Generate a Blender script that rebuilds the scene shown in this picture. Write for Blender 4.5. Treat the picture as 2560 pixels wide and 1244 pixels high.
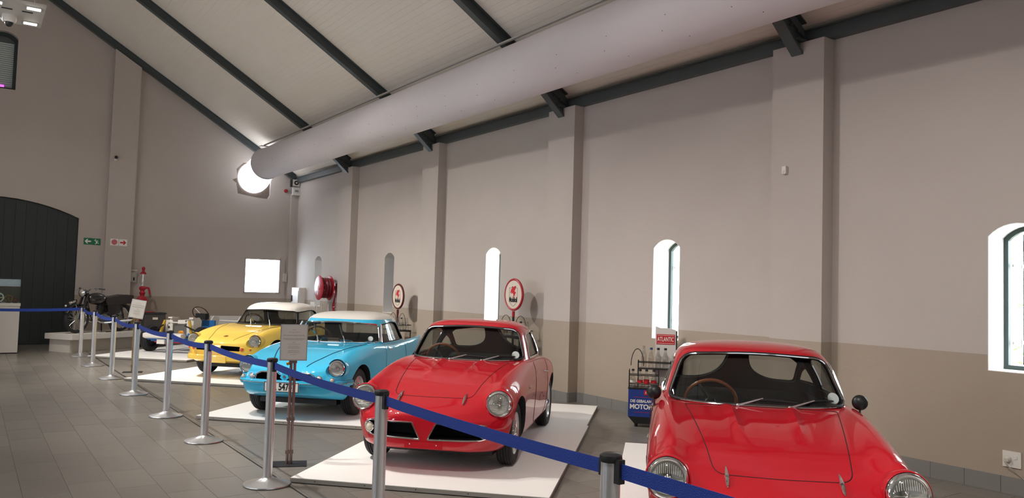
import bpy, bmesh, math, random
import numpy as np
from mathutils import Vector, Matrix
from mathutils.bvhtree import BVHTree
random.seed(7)
S = bpy.context.scene
for o in list(bpy.data.objects): bpy.data.objects.remove(o)
COL = S.collection
R = math.radians
# ------------------------------------------------------------------ camera, world, light, exposure
HC = 1.68
def set_camera():
    cam = bpy.data.cameras.new('camera'); co = bpy.data.objects.new('camera', cam); COL.objects.link(co)
    y, p, r = R(34.471), R(2.868), R(1.706)
    F = Vector((math.sin(y)*math.cos(p), math.cos(y)*math.cos(p), math.sin(p)))
    Rt = Vector((math.cos(y), -math.sin(y), 0)); U = Rt.cross(F)
    R2 = math.cos(r)*Rt + math.sin(r)*U; U2 = -math.sin(r)*Rt + math.cos(r)*U
    m = Matrix((R2, U2, -F)).transposed().to_4x4(); m.translation = Vector((0, 0, HC))
    co.matrix_world = m
    cam.sensor_fit = 'HORIZONTAL'; cam.sensor_width = 36; cam.lens = 36*1978.0/2560; cam.clip_end = 200
    S.camera = co
set_camera()
w = bpy.data.worlds.new('world'); S.world = w; w.use_nodes = True
nt = w.node_tree; bg = nt.nodes['Background']
bg.inputs[0].default_value = (0.80, 0.90, 1.0, 1); bg.inputs[1].default_value = 22.0
def area(name, loc, size, power, col, target=None, sy=None):
    l = bpy.data.lights.new(name, 'AREA'); l.energy = power; l.color = col
    l.shape = 'RECTANGLE'; l.size = size; l.size_y = sy or size
    o = bpy.data.objects.new(name, l); COL.objects.link(o); o.location = loc
    d = (Vector(target)-Vector(loc)) if target else Vector((0, 0, -1))
    o.rotation_euler = d.to_track_quat('-Z', 'Y').to_euler()
    return o
LAMP = 60     # watts of each lamp in the hanging trays (built with the trays)
# unseen fill lights added for ambient, left of and behind the camera
area('fill_left', (-6.0, 11.5, 2.9), 13.0, 262, (0.95, 0.95, 1.0), target=(4.5, 14, 7.2), sy=3.0)
area('fill_rear', (2.5, -3.4, 2.8), 6.5, 60, (0.86, 0.93, 1.0), target=(5, 8, 2.4), sy=3.4)
# unseen long fill light added under the ridge
area('fill_ridge', (0.4, 9.0, 8.3), 1.2, 60, (1.0, 0.96, 0.92), target=(3.0, 9.0, 0), sy=22)
vs = S.view_settings; vs.view_transform = 'Standard'; vs.look = 'None'; vs.gamma = 1; vs.exposure = 0.0
vs.use_curve_mapping = False

# ------------------------------------------------------------------ materials
MATS = {}
def srgb(h):
    c = [int(h[i:i+2], 16)/255 for i in (0, 2, 4)]
    return tuple(((x+0.055)/1.055)**2.4 if x > 0.04045 else x/12.92 for x in c) + (1,)
def mat(name, col, rough=0.5, metal=0.0, coat=0.0, noise=0.0, nscale=20, bump=0.0, bscale=60, emit=None, spec=0.5, trans=0.0, ior=1.45):
    if name in MATS: return MATS[name]
    m = bpy.data.materials.new(name); m.use_nodes = True; n = m.node_tree; b = n.nodes['Principled BSDF']
    c = srgb(col) if isinstance(col, str) else col
    b.inputs['Base Color'].default_value = c
    b.inputs['Roughness'].default_value = rough; b.inputs['Metallic'].default_value = metal
    b.inputs['Coat Weight'].default_value = coat; b.inputs['Coat Roughness'].default_value = 0.015
    b.inputs['Specular IOR Level'].default_value = spec; b.inputs['IOR'].default_value = ior
    b.inputs['Transmission Weight'].default_value = trans
    tc = n.nodes.new('ShaderNodeTexCoord')
    if noise:
        t = n.nodes.new('ShaderNodeTexNoise'); t.inputs['Scale'].default_value = nscale; t.inputs['Detail'].default_value = 5
        n.links.new(tc.outputs['Object'], t.inputs['Vector'])
        mx = n.nodes.new('ShaderNodeMix'); mx.data_type = 'RGBA'
        mx.inputs[6].default_value = tuple(x*(1-noise) for x in c[:3])+(1,); mx.inputs[7].default_value = tuple(min(1, x*(1+noise)) for x in c[:3])+(1,)
        n.links.new(t.outputs['Fac'], mx.inputs[0]); n.links.new(mx.outputs[2], b.inputs['Base Color'])
    if bump:
        t2 = n.nodes.new('ShaderNodeTexNoise'); t2.inputs['Scale'].default_value = bscale; t2.inputs['Detail'].default_value = 3
        n.links.new(tc.outputs['Object'], t2.inputs['Vector'])
        bp = n.nodes.new('ShaderNodeBump'); bp.inputs['Strength'].default_value = bump; bp.inputs['Distance'].default_value = 0.01
        n.links.new(t2.outputs['Fac'], bp.inputs['Height']); n.links.new(bp.outputs['Normal'], b.inputs['Normal'])
    if emit:
        b.inputs['Emission Color'].default_value = srgb(emit[0]); b.inputs['Emission Strength'].default_value = emit[1]
    MATS[name] = m; return m
def glass(name, tint=(0.9, 0.93, 0.92), rough=0.0, dirt=0.0, refl=1.0):
    if name in MATS: return MATS[name]
    m = bpy.data.materials.new(name); m.use_nodes = True; n = m.node_tree; n.nodes.clear()
    out = n.nodes.new('ShaderNodeOutputMaterial'); tr = n.nodes.new('ShaderNodeBsdfTransparent'); gl = n.nodes.new('ShaderNodeBsdfGlossy')
    tr.inputs[0].default_value = tint+(1,); gl.inputs['Roughness'].default_value = rough
    fr = n.nodes.new('ShaderNodeLayerWeight'); fr.inputs[0].default_value = 0.5
    pw = n.nodes.new('ShaderNodeMath'); pw.operation = 'POWER'; pw.inputs[1].default_value = 4.5; n.links.new(fr.outputs['Facing'], pw.inputs[0])
    mu = n.nodes.new('ShaderNodeMath'); mu.operation = 'MULTIPLY_ADD'; mu.inputs[1].default_value = 0.7*refl; mu.inputs[2].default_value = 0.035+dirt
    n.links.new(pw.outputs[0], mu.inputs[0])
    mx = n.nodes.new('ShaderNodeMixShader'); n.links.new(mu.outputs[0], mx.inputs[0]); n.links.new(tr.outputs[0], mx.inputs[1]); n.links.new(gl.outputs[0], mx.inputs[2])
    n.links.new(mx.outputs[0], out.inputs[0]); MATS[name] = m; return m
def wall_mat(name, up, low, zsplit):
    m = mat(name, up, 0.85, spec=0.25)
    n = m.node_tree; b = n.nodes['Principled BSDF']
    g = n.nodes.new('ShaderNodeNewGeometry'); sp = n.nodes.new('ShaderNodeSeparateXYZ'); n.links.new(g.outputs['Position'], sp.inputs[0])
    gt = n.nodes.new('ShaderNodeMath'); gt.operation = 'LESS_THAN'; gt.inputs[1].default_value = zsplit; n.links.new(sp.outputs['Z'], gt.inputs[0])
    mx = n.nodes.new('ShaderNodeMix'); mx.data_type = 'RGBA'; mx.inputs[6].default_value = srgb(up); mx.inputs[7].default_value = srgb(low)
    n.links.new(gt.outputs[0], mx.inputs[0])
    t = n.nodes.new('ShaderNodeTexNoise'); t.inputs['Scale'].default_value = 1.6; t.inputs['Detail'].default_value = 8
    n.links.new(g.outputs['Position'], t.inputs['Vector'])
    mr = n.nodes.new('ShaderNodeMapRange'); mr.inputs[3].default_value = 0.95; mr.inputs[4].default_value = 1.05; n.links.new(t.outputs['Fac'], mr.inputs[0])
    m2 = n.nodes.new('ShaderNodeMix'); m2.data_type = 'RGBA'; m2.blend_type = 'MULTIPLY'; m2.inputs[0].default_value = 1
    n.links.new(mx.outputs[2], m2.inputs[6]); n.links.new(mr.outputs[0], m2.inputs[7]); n.links.new(m2.outputs[2], b.inputs['Base Color'])
    t2 = n.nodes.new('ShaderNodeTexNoise'); t2.inputs['Scale'].default_value = 14; t2.inputs['Detail'].default_value = 6
    n.links.new(g.outputs['Position'], t2.inputs['Vector'])
    bp = n.nodes.new('ShaderNodeBump'); bp.inputs['Strength'].default_value = 0.25; bp.inputs['Distance'].default_value = 0.01
    n.links.new(t2.outputs['Fac'], bp.inputs['Height']); n.links.new(bp.outputs['Normal'], b.inputs['Normal'])
    return m
def paint(name, col, noise=0.02):
    return mat(name, col, 0.5, 0.0, 1.0, noise=noise, nscale=3, spec=0.15)

M_WALL = wall_mat('wall_paint', 'B9B0A9', 'A5988A', 1.21)
M_CEIL = mat('ceiling_board', 'ECE4D8', 0.6, noise=0.03, nscale=1.5)
def ceil_grooves(m):
    n = m.node_tree; b = n.nodes['Principled BSDF']; g = n.nodes.new('ShaderNodeNewGeometry'); sp = n.nodes.new('ShaderNodeSeparateXYZ')
    n.links.new(g.outputs['Position'], sp.inputs[0])
    mm = n.nodes.new('ShaderNodeMath'); mm.operation = 'MULTIPLY'; mm.inputs[1].default_value = 11.0; n.links.new(sp.outputs['X'], mm.inputs[0])
    fr = n.nodes.new('ShaderNodeMath'); fr.operation = 'FRACT'; n.links.new(mm.outputs[0], fr.inputs[0])
    pp = n.nodes.new('ShaderNodeMath'); pp.operation = 'PINGPONG'; pp.inputs[1].default_value = 0.5; n.links.new(fr.outputs[0], pp.inputs[0])
    st = n.nodes.new('ShaderNodeMapRange'); st.inputs[1].default_value = 0.0; st.inputs[2].default_value = 0.07; n.links.new(pp.outputs[0], st.inputs[0])
    bp = n.nodes.new('ShaderNodeBump'); bp.inputs['Strength'].default_value = 0.5; bp.inputs['Distance'].default_value = 0.006
    n.links.new(st.outputs[0], bp.inputs['Height']); n.links.new(bp.outputs['Normal'], b.inputs['Normal'])
ceil_grooves(M_CEIL)
M_STEEL = mat('grey_green_steel', '4A5152', 0.45, noise=0.06, nscale=8)
M_DUCT = mat('duct_fabric', 'D8D2D4', 0.75, noise=0.015, nscale=5, bump=0.15, bscale=2)
M_TILE = [mat('floor_tile_%d' % i, c, 0.33, noise=0.06, nscale=6, spec=0.4) for i, c in enumerate(['77726B', '746F68', '7B766E'])]
M_GROUT = mat('grout', '605C56', 0.8)
M_SKIRT = mat('skirting_tile', '7F7D7A', 0.45, noise=0.05, nscale=7)
M_PLAT = mat('platform_white', 'F8F6F2', 0.42, noise=0.02, nscale=3)
M_PEDGE = mat('platform_edge', '8F8B85', 0.6)
M_RED = paint('red_paint', 'BC0A20')
M_BLUE = paint('blue_paint', '3CC2EE')
M_YEL = paint('yellow_paint', 'F8CF58')
M_WHITE = mat('white_roof_paint', 'EDE8E0', 0.35, 0, 0.5, noise=0.01)
M_BLACK = mat('black_rubber', '1A1A1C', 0.6)
M_TYRE = mat('tyre_rubber', '232326', 0.7, bump=0.3, bscale=120)
M_DARK = mat('dark_trim', '2A2B2E', 0.65, noise=0.05)
M_LINER = mat('cabin_liner', '3A3C40', 0.8, noise=0.05)
M_CHROME = mat('chrome', 'E4E4E6', 0.08, 1.0)
M_CHROME2 = mat('brushed_steel', 'CCCCCD', 0.3, 0.85, noise=0.03, nscale=30)
M_GLASS = glass('window_glass', (0.86, 0.88, 0.87), refl=1.0)
M_LENS = glass('lens_glass', (0.93, 0.93, 0.9), rough=0.05, dirt=0.05)
M_REFL = mat('lamp_reflector', 'C4C4C0', 0.35, 0.15)
M_FLUTE = mat('fluted_glass', 'DADAD6', 0.12, 0.0, 0.6, bump=0.6, bscale=35, spec=0.8)
M_GAP = mat('shut_line', '1C0A0C', 0.7)
M_BELT = mat('blue_belt', '17368A', 0.75, bump=0.3, bscale=200)
M_BELTC = mat('black_plastic', '1D1D20', 0.4)
M_WOOD = mat('wood_rim', '8A4B2A', 0.35, coat=0.5)
M_GREEN = mat('dark_green_paint', '35413F', 0.5, noise=0.05)
M_DOOR = mat('door_green', '2C3331', 0.55, noise=0.06, nscale=2)
M_BOX = mat('white_box', 'DAD6D0', 0.45)
M_REDPL = mat('red_enamel', 'A81E2C', 0.4, noise=0.05)
M_DRED = mat('dark_red_hose', '7C1624', 0.5)
M_BOTTLE = glass('bottle_glass', (0.9, 0.9, 0.88), dirt=0.12)
M_AMBER = mat('amber_lens', 'D2502A', 0.2, coat=0.6)
M_TEXTK = mat('ink_black', '1A1C1E', 0.6)
M_TEXTW = mat('ink_white', 'E8E6E0', 0.6)
M_SIGNR = mat('sign_red', 'C5202C', 0.5)
M_SIGNG = mat('sign_green', '12704A', 0.5)
M_PAPER = mat('paper', 'D8D5CE', 0.7)
M_GRYTX = mat('ink_grey', '8E8C88', 0.7)
M_BLUEFR = mat('blue_frame', '2E6FB4', 0.4)
M_CREAM = mat('cream_enamel', 'D9CCBC', 0.35)
M_RUST = mat('dark_red_iron', '5A1E1C', 0.5, noise=0.2)
M_IRON = mat('black_iron', '202022', 0.5, 0.2)

# ------------------------------------------------------------------ mesh helpers
class MB:
    def __init__(s): s.v = []; s.f = []; s.m = []
    def add(s, vs, fs, m=0):
        k = len(s.v); s.v += [tuple(v) for v in vs]; s.f += [tuple(i+k for i in f) for f in fs]; s.m += [m]*len(fs); return s
    def box(s, c, d, rot=None, m=0):
        vs = [Vector((x*d[0]/2, y*d[1]/2, z*d[2]/2)) for x in (-1, 1) for y in (-1, 1) for z in (-1, 1)]
        if rot is not None: vs = [rot @ v for v in vs]
        vs = [v+Vector(c) for v in vs]
        return s.add(vs, [(0, 1, 3, 2), (4, 6, 7, 5), (0, 4, 5, 1), (2, 3, 7, 6), (0, 2, 6, 4), (1, 5, 7, 3)], m)
    def bb(s, a, b, m=0):
        return s.box([(a[i]+b[i])/2 for i in range(3)], [abs(b[i]-a[i]) for i in range(3)], m=m)
    def prism(s, poly, axis, a, b, m=0, mside=None):
        """poly of (p,q) in the two axes other than `axis` (cyclic order kept x<y<z)"""
        n = len(poly)
        def mk(p, h):
            return {0: (h, p[0], p[1]), 1: (p[0], h, p[1]), 2: (p[0], p[1], h)}[axis]
        vs = [mk(p, a) for p in poly]+[mk(p, b) for p in poly]
        fs = [tuple(range(n)), tuple(range(2*n-1, n-1, -1))]; s.add(vs, fs, m)
        k = len(s.v)-2*n
        for i in range(n):
            j = (i+1) % n; s.f.append((k+j, k+i, k+n+i, k+n+j)); s.m.append(m if mside is None else mside)
        return s
    def tube(s, pts, r, closed=False, seg=8, m=0, cap=True):
        P = [Vector(p) for p in pts]; n = len(P); rr = r if isinstance(r, (list, tuple)) else [r]*n
        T = []
        for i in range(n):
            a = P[(i-1) % n] if closed or i > 0 else P[i]; b = P[(i+1) % n] if closed or i < n-1 else P[i]
            t = (b-a); T.append(t.normalized() if t.length > 1e-9 else Vector((0, 0, 1)))
        up = Vector((0, 0, 1)) if abs(T[0].z) < 0.9 else Vector((1, 0, 0))
        N = (up-T[0]*up.dot(T[0])).normalized(); k = len(s.v)
        for i in range(n):
            N = (N-T[i]*N.dot(T[i])); N = N.normalized() if N.length > 1e-6 else T[i].orthogonal().normalized()
            B = T[i].cross(N)
            for j in range(seg):
                a = 2*math.pi*j/seg; s.v.append(tuple(P[i]+rr[i]*(math.cos(a)*N+math.sin(a)*B)))
        for i in range(n if closed else n-1):
            i2 = (i+1) % n
            for j in range(seg):
                j2 = (j+1) % seg; s.f.append((k+i*seg+j, k+i*seg+j2, k+i2*seg+j2, k+i2*seg+j)); s.m.append(m)
        if not closed and cap:
            s.f.append(tuple(k+j for j in range(seg))[::-1]); s.m.append(m)
            s.f.append(tuple(k+(n-1)*seg+j for j in range(seg))); s.m.append(m)
        return s
    def cyl(s, a, b, r, seg=16, m=0, r2=None):
        return s.tube([a, b], [r, r if r2 is None else r2], seg=seg, m=m)
    def lathe(s, prof, o=(0, 0, 0), ax=(0, 0, 1), seg=24, m=0, ms=None):
        """prof [(radius, height)] along axis"""
        A = Vector(ax).normalized(); N = A.orthogonal().normalized(); B = A.cross(N); O = Vector(o); k = len(s.v); n = len(prof)
        for (r, h) in prof:
            for j in range(seg):
                a = 2*math.pi*j/seg; s.v.append(tuple(O+A*h+max(r, 1e-4)*(math.cos(a)*N+math.sin(a)*B)))
        for i in range(n-1):
            for j in range(seg):
                j2 = (j+1) % seg; s.f.append((k+i*seg+j, k+i*seg+j2, k+(i+1)*seg+j2, k+(i+1)*seg+j)); s.m.append(m if ms is None else ms[i])
        return s
    def ball(s, c, r, m=0, seg=12):
        sc = r if isinstance(r, (list, tuple)) else (r, r, r); k = len(s.v)
        for i in range(seg//2+1):
            t = math.pi*i/(seg//2)
            for j in range(seg):
                a = 2*math.pi*j/seg; q = max(math.sin(t), 1e-3)
                s.v.append((c[0]+sc[0]*q*math.cos(a), c[1]+sc[1]*q*math.sin(a), c[2]+sc[2]*math.cos(t)))
        for i in range(seg//2):
            for j in range(seg):
                j2 = (j+1) % seg; s.f.append((k+i*seg+j, k+(i+1)*seg+j, k+(i+1)*seg+j2, k+i*seg+j2)); s.m.append(m)
        return s
    def mesh(s, name, mats, ang=35, smooth=True):
        me = bpy.data.meshes.new(name); me.from_pydata(s.v, [], s.f)
        for mm in (mats if isinstance(mats, (list, tuple)) else [mats]): me.materials.append(mm)
        me.polygons.foreach_set('material_index', s.m)
        fin(me, ang, smooth); return me
    def build(s, name, mats, parent=None, ang=35, smooth=True, **k):
        return link(name, s.mesh(name, mats, ang, smooth), parent, **k)
def fin(me, ang=35, smooth=True):
    bb_ = bmesh.new(); bb_.from_mesh(me); bmesh.ops.recalc_face_normals(bb_, faces=bb_.faces[:]); bb_.to_mesh(me); bb_.free()
    me.update()
    if smooth:
        me.polygons.foreach_set('use_smooth', [True]*len(me.polygons)); me.set_sharp_from_angle(angle=R(ang))
    me.update()
def link(name, me, parent=None, label=None, cat=None, group=None, kind=None, loc=None, rz=None):
    o = bpy.data.objects.new(name, me); COL.objects.link(o)
    if parent is not None: o.parent = parent
    tag(o, label, cat, group, kind)
    if loc is not None: o.location = loc
    if rz is not None: o.rotation_euler[2] = rz
    return o
def tag(o, label=None, cat=None, group=None, kind=None):
    for k, v in (('label', label), ('category', cat), ('group', group), ('kind', kind)):
        if v: o[k] = v
    return o
def thing(name, label, cat, loc=(0, 0, 0), rz=0, group=None):
    return link(name, None, None, label, cat, group, loc=loc, rz=rz)
def kids(o): return [c for c in bpy.data.objects if c.parent == o]
def copy_tree(o, parent=None):
    c = o.copy(); COL.objects.link(c); c.parent = parent
    for ch in kids(o): copy_tree(ch, c)
    return c
def boolean(me, cutters, op='DIFFERENCE'):
    """returns a new mesh: me (op) each cutter mesh"""
    o = bpy.data.objects.new('tmp_a', me); COL.objects.link(o); cs = []
    for c in cutters:
        co = bpy.data.objects.new('tmp_b', c); COL.objects.link(co); cs.append(co)
        md = o.modifiers.new('b', 'BOOLEAN'); md.object = co; md.operation = op; md.solver = 'EXACT'; md.material_mode = 'TRANSFER'
    bpy.context.view_layer.update()
    dg = bpy.context.evaluated_depsgraph_get(); new = bpy.data.meshes.new_from_object(o.evaluated_get(dg))
    for x in [o]+cs: bpy.data.objects.remove(x)
    return new
def cr(p0, p1, p2, p3, t):
    return 0.5*((2*p1)+(-p0+p2)*t+(2*p0-5*p1+4*p2-p3)*t*t+(-p0+3*p1-3*p2+p3)*t**3)
def spline(pts, n=8, closed=False):
    P = [np.array(p, float) for p in pts]; out = []; N = len(P)
    for i in range(N if closed else N-1):
        if closed: a, b, c, d = P[i-1], P[i], P[(i+1) % N], P[(i+2) % N]
        else: b, c = P[i], P[i+1]; a = P[i-1] if i else 2*b-c; d = P[i+2] if i+2 < N else 2*c-b
        for k in range(n): out.append(tuple(cr(a, b, c, d, k/n)))
    if not closed: out.append(tuple(P[-1]))
    return out
def rpoly(pts, r=0.03, n=4):
    """round the corners of a polygon"""
    out = []; N = len(pts)
    for i in range(N):
        p = Vector(pts[i]); a = Vector(pts[i-1]); b = Vector(pts[(i+1) % N]); rr = r[i] if isinstance(r, (list, tuple)) else r
        da = (a-p); db = (b-p); ra = min(rr, da.length*0.45); rb = min(rr, db.length*0.45)
        A = p+da.normalized()*ra; B = p+db.normalized()*rb
        for k in range(n+1):
            t = k/n; q = A*(1-t)**2+p*2*t*(1-t)+B*t*t; out.append((q.x, q.y))
    return out
def densify(poly, d=0.03, closed=True):
    out = []; N = len(poly)
    for i in range(N if closed else N-1):
        a = Vector(poly[i]); b = Vector(poly[(i+1) % N]); k = max(1, int((b-a).length/d))
        for j in range(k): q = a.lerp(b, j/k); out.append(tuple(q))
    if not closed: out.append(tuple(poly[-1]))
    return out
def text_obj(name, body, size, mat_, parent=None, mtx=None, ext=0.001, sx=1.0, align='CENTER', bold=0.0, shear=0.0):
    c = bpy.data.curves.new(name, 'FONT'); c.body = body; c.size = size; c.extrude = ext; c.align_x = align; c.align_y = 'CENTER'; c.offset = bold; c.shear = shear
    o = bpy.data.objects.new(name, c); COL.objects.link(o); bpy.context.view_layer.update()
    me = bpy.data.meshes.new_from_object(o.evaluated_get(bpy.context.evaluated_depsgraph_get())); bpy.data.objects.remove(o)
    me.transform(Matrix.Diagonal((sx, 1, 1, 1)))
    if mtx is not None: me.transform(mtx)
    me.materials.clear(); me.materials.append(mat_)
    return link(name, me, parent)
def frame_mtx(o, right, up):
    """matrix taking text xy plane to world with given right/up"""
    r = Vector(right).normalized(); u = Vector(up).normalized(); n = r.cross(u)
    m = Matrix((r, u, n)).transposed().to_4x4(); m.translation = Vector(o); return m
def clean(me, m):
    me.materials.clear(); me.materials.append(m) if not isinstance(m, list) else [me.materials.append(x) for x in m]
    me.polygons.foreach_set('material_index', [0]*len(me.polygons)); return me
#@@ROOM
# ------------------------------------------------------------------ the room shell
W, D = 7.70, 22.19
XR = 0.43            # ridge
XL = XR-(W-XR)       # left wall
SL = 0.607           # roof slope
YB = -4.0
PIL = [(17.83, 18.49), (13.59, 14.25), (9.36, 10.02), (5.09, 5.75), (0.85, 1.51)]
WIN = [3.26, 7.56, 11.80, 16.01, 20.33]
def zc(x): return 9.09-SL*abs(x-XR)      # ceiling plane
def zr(x): return 8.89-SL*abs(x-XR)      # underside of rafters
def arch(c, hw, z0, zs, za, n=10):
    """pointed-flat arch outline: list of (y,z)"""
    h = za-zs; rad = (hw*hw+h*h)/(2*h); cz = za-rad; a0 = math.asin(min(1, hw/rad))
    return [(c-hw, z0), (c+hw, z0)]+[(c+rad*math.sin(a0-2*a0*k/n), cz+rad*math.cos(a0-2*a0*k/n)) for k in range(n+1)]
# floor: bed plus tiles
MB().bb((XL-0.2, YB-0.2, -0.1), (W+0.3, D+0.5, -0.004)).build('floor', M_GROUT, None, kind='structure')
floor = bpy.data.objects['floor']
tw, tl, gp = 0.3135, 0.627, 0.0035
tiles = []
ix0 = -24
for ix in range(ix0, 23):
    x0 = 0.75+ix*tw
    if x0 < XL or x0 > W-0.01: continue
    x1 = min(x0+tw-gp, W-0.012)
    for iy in range(-7, 37):
        y0 = 7.95+(iy-12)*tl-(tl/2 if ix % 2 else 0); y1 = min(y0+tl-gp, D)
        if y1 < y0+0.05 or y0 < YB: continue
        tiles.append((x0, y0, x1, y1))
def in_view(x, y):
    return y > 0.5 and -0.1 < math.atan2(x, y) < 1.25 and math.hypot(x, y) > 2.6
vis = sorted([t for t in tiles if in_view((t[0]+t[2])/2, (t[1]+t[3])/2) and t[0] < 7.2], key=lambda t: math.hypot(t[0]+0.15, t[1]+0.3))[:300]
vset = set(vis)
tmesh = {}
for t in vis:
    dx, dy = round(t[2]-t[0], 3), round(t[3]-t[1], 3); mi = random.randrange(3); key = (dx, dy, mi)
    if key not in tmesh:
        e = 0.002
        vs_ = [(0, 0, -.006), (dx, 0, -.006), (dx, dy, -.006), (0, dy, -.006), (0, 0, -e/2), (dx, 0, -e/2), (dx, dy, -e/2), (0, dy, -e/2), (e, e, 0), (dx-e, e, 0), (dx-e, dy-e, 0), (e, dy-e, 0)]
        b = MB().add(vs_, [(3, 2, 1, 0)]+[(i, (i+1) % 4, 4+(i+1) % 4, 4+i) for i in range(4)]+[(4+i, 4+(i+1) % 4, 8+(i+1) % 4, 8+i) for i in range(4)]+[(8, 9, 10, 11)])
        tmesh[key] = b.mesh('tile', M_TILE[mi], smooth=False)
    link('tile', tmesh[key], floor, loc=(t[0], t[1], random.uniform(-0.0004, 0)))
b = MB()
for t in tiles:
    if t in vset: continue
    b.bb((t[0], t[1], -.006), (t[2], t[3], -0.0002), m=random.randrange(3))
b.build('far_tiles', M_TILE, floor, smooth=False, kind='stuff')
# expansion joint strip along the walkway
MB().bb((2.275, YB, -0.004), (2.29, D, 0.001)).build('trim_1', M_IRON, None, kind='structure')
# right wall with window openings
wb = MB().bb((W, YB-0.3, 0), (W+0.36, D+0.3, 4.7)).mesh('wall_right', M_WALL, smooth=False)
cuts = [MB().prism(arch(c, 0.245, 1.065, 2.29, 2.405), 0, W-0.1, W+0.5).mesh('c', M_WALL, smooth=False) for c in WIN]
wr = link('wall_right', clean(boolean(wb, cuts), M_WALL), kind='structure')
# pilasters belong to the wall
for (a, c) in PIL:
    MB().bb((W-0.183, a, 0), (W+0.02, c, 4.51)).build('pilaster', M_WALL, wr, smooth=False)
# end wall, gable outline, door opening and window openings
gab = [(XL-0.3, 0), (W+0.36, 0), (W+0.36, zc(W)+0.0), (XR, zc(XR)+0.05), (XL-0.3, zc(XL)+0.0)]
eb = MB().prism(gab, 1, D, D+0.36).mesh('wall_end', M_WALL, smooth=False)
DC = 0.43
cuts = [MB().prism(arch(DC, 1.78, -0.1, 3.10, 3.50, 16), 1, D-0.1, D+0.25).mesh('c', M_WALL, smooth=False),
        MB().prism(arch(DC, 0.29, 6.06, 7.29, 7.44), 1, D-0.1, D+0.5).mesh('c', M_WALL, smooth=False),
        MB().prism([(6.31, 1.37), (7.28, 1.37), (7.28, 2.29), (6.31, 2.29)], 1, D-0.1, D+0.5).mesh('c', M_WALL, smooth=False)]
th = [(6.45+0.47*math.cos(a)*(1+.12*math.sin(3*a+1)), 4.56+0.45*math.sin(a)*(1+.1*math.cos(2*a))) for a in [2*math.pi*k/20 for k in range(20)]]
hole = [(5.96, 4.75), (5.98, 4.5), (5.86, 4.44), (5.97, 4.36), (6.02, 4.08), (6.25, 4.04), (6.6, 4.0), (6.86, 3.99), (6.92, 4.1), (6.92, 4.7), (6.8, 4.9), (6.5, 5.02), (6.15, 4.95)]
cuts.append(MB().prism(hole, 1, D-0.1, D+0.12).mesh('c', M_WALL, smooth=False))
we = link('wall_end', clean(boolean(eb, cuts), M_WALL), kind='structure')
MB().bb((5.8, D+0.11, 3.9), (7.0, D+0.14, 5.1)).build('rough_plaster', mat('rough_plaster', '6E625A', 0.95, bump=1, bscale=30, noise=0.3), we, smooth=False)
MB().prism([(2.80, 0), (3.42, 0), (3.42, zr(3.42)-0.02), (2.80, zr(2.80)-0.02)], 1, D-0.183, D+0.02).build('pilaster', M_WALL, we, smooth=False)
# left and back walls (out of frame)
wl = MB().bb((XL-0.36, YB-0.3, 0), (XL, D+0.3, 4.7)).mesh('wall_left', M_WALL, smooth=False)
cuts = [MB().prism(arch(c, 0.245, 1.065, 2.29, 2.405), 0, XL-0.5, XL+0.1).mesh('c', M_WALL, smooth=False) for c in WIN]
link('wall_left', clean(boolean(wl, cuts), M_WALL), kind='structure')
MB().prism(gab, 1, YB-0.36, YB).build('wall_back', M_WALL, None, smooth=False, kind='structure')
# ceiling slabs following the roof pitch
for sgn, nm in ((1, 'ceiling'), (-1, 'ceiling_left')):
    xe = W+0.5 if sgn > 0 else XL-0.5
    MB().prism([(XR, zc(XR)), (xe, zc(xe)), (xe, zc(xe)+0.12), (XR, zc(XR)+0.12)], 1, YB-0.4, D+0.4).build(nm, M_CEIL, None, smooth=False, kind='structure')
# skirting: individual tiles against the right wall and around pilasters
bs = link('baseboard_right', None, kind='structure')
sk = {}
def skirt(x, y0, y1, axis=0):
    L = round(y1-y0, 3)
    if L < 0.02: return
    k = (L, axis)
    if k not in sk:
        b = MB()
        if axis == 0: b.bb((-0.012, 0.0015, 0), (0, L-0.0015, 0.148))
        else: b.bb((0.0015, -0.012, 0), (L-0.0015, 0, 0.148))
        sk[k] = b.mesh('skirting_tile', M_SKIRT, smooth=False)
    link('skirting_tile', sk[k], bs, loc=(x, y0, 0) if axis == 0 else (y0, x, 0))
edges = [YB]
for (a, c) in sorted(PIL): edges += [a, c]
edges.append(D)
for i in range(len(edges)-1):
    y, e = edges[i], edges[i+1]; xx = W-0.183 if i % 2 else W
    while y < e-1e-3:
        n = min(y+0.3135, e)
        skirt(xx, y, n); y = n
for (a, c) in PIL:
    skirt(a, W-0.183, W, 1)
be = link('baseboard_end', None, kind='structure')
for (x0, x1, yy) in ((DC+1.78, 2.80, D), (2.80, 3.42, D-0.183), (3.42, W, D)):
    x = x0
    while x < x1-1e-3:
        n = min(x+0.3135, x1); MB().bb((x+0.0015, yy-0.012, 0), (n-0.0015, yy, 0.148)).build('skirting_tile', M_SKIRT, be, smooth=False); x = n
# big arched double door in the end wall
dr = link('door_1', None, kind='structure', loc=(DC, D+0.08, 0))
door_out = arch(0, 1.77, 0.01, 3.10, 3.49, 16)
dm = MB().prism(door_out, 1, 0.03, 0.08)
dm.build('door_leaf', M_DOOR, dr, smooth=False)
xs = [-1.77+0.2213*i for i in range(17)]
def atop(x):
    hw, h = 1.77, 0.39; rad = (hw*hw+h*h)/(2*h); return 3.49-rad+math.sqrt(rad*rad-x*x)
for i in range(16):
    a, c = xs[i]+0.002, xs[i+1]-0.002
    MB().prism([(a, 0.01), (c, 0.01), (c, atop(min(c, 1.75))-0.01), (a, atop(max(a, -1.75))-0.01)], 1, 0.0, 0.03).build('plank', M_DOOR, dr, smooth=False)
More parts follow.
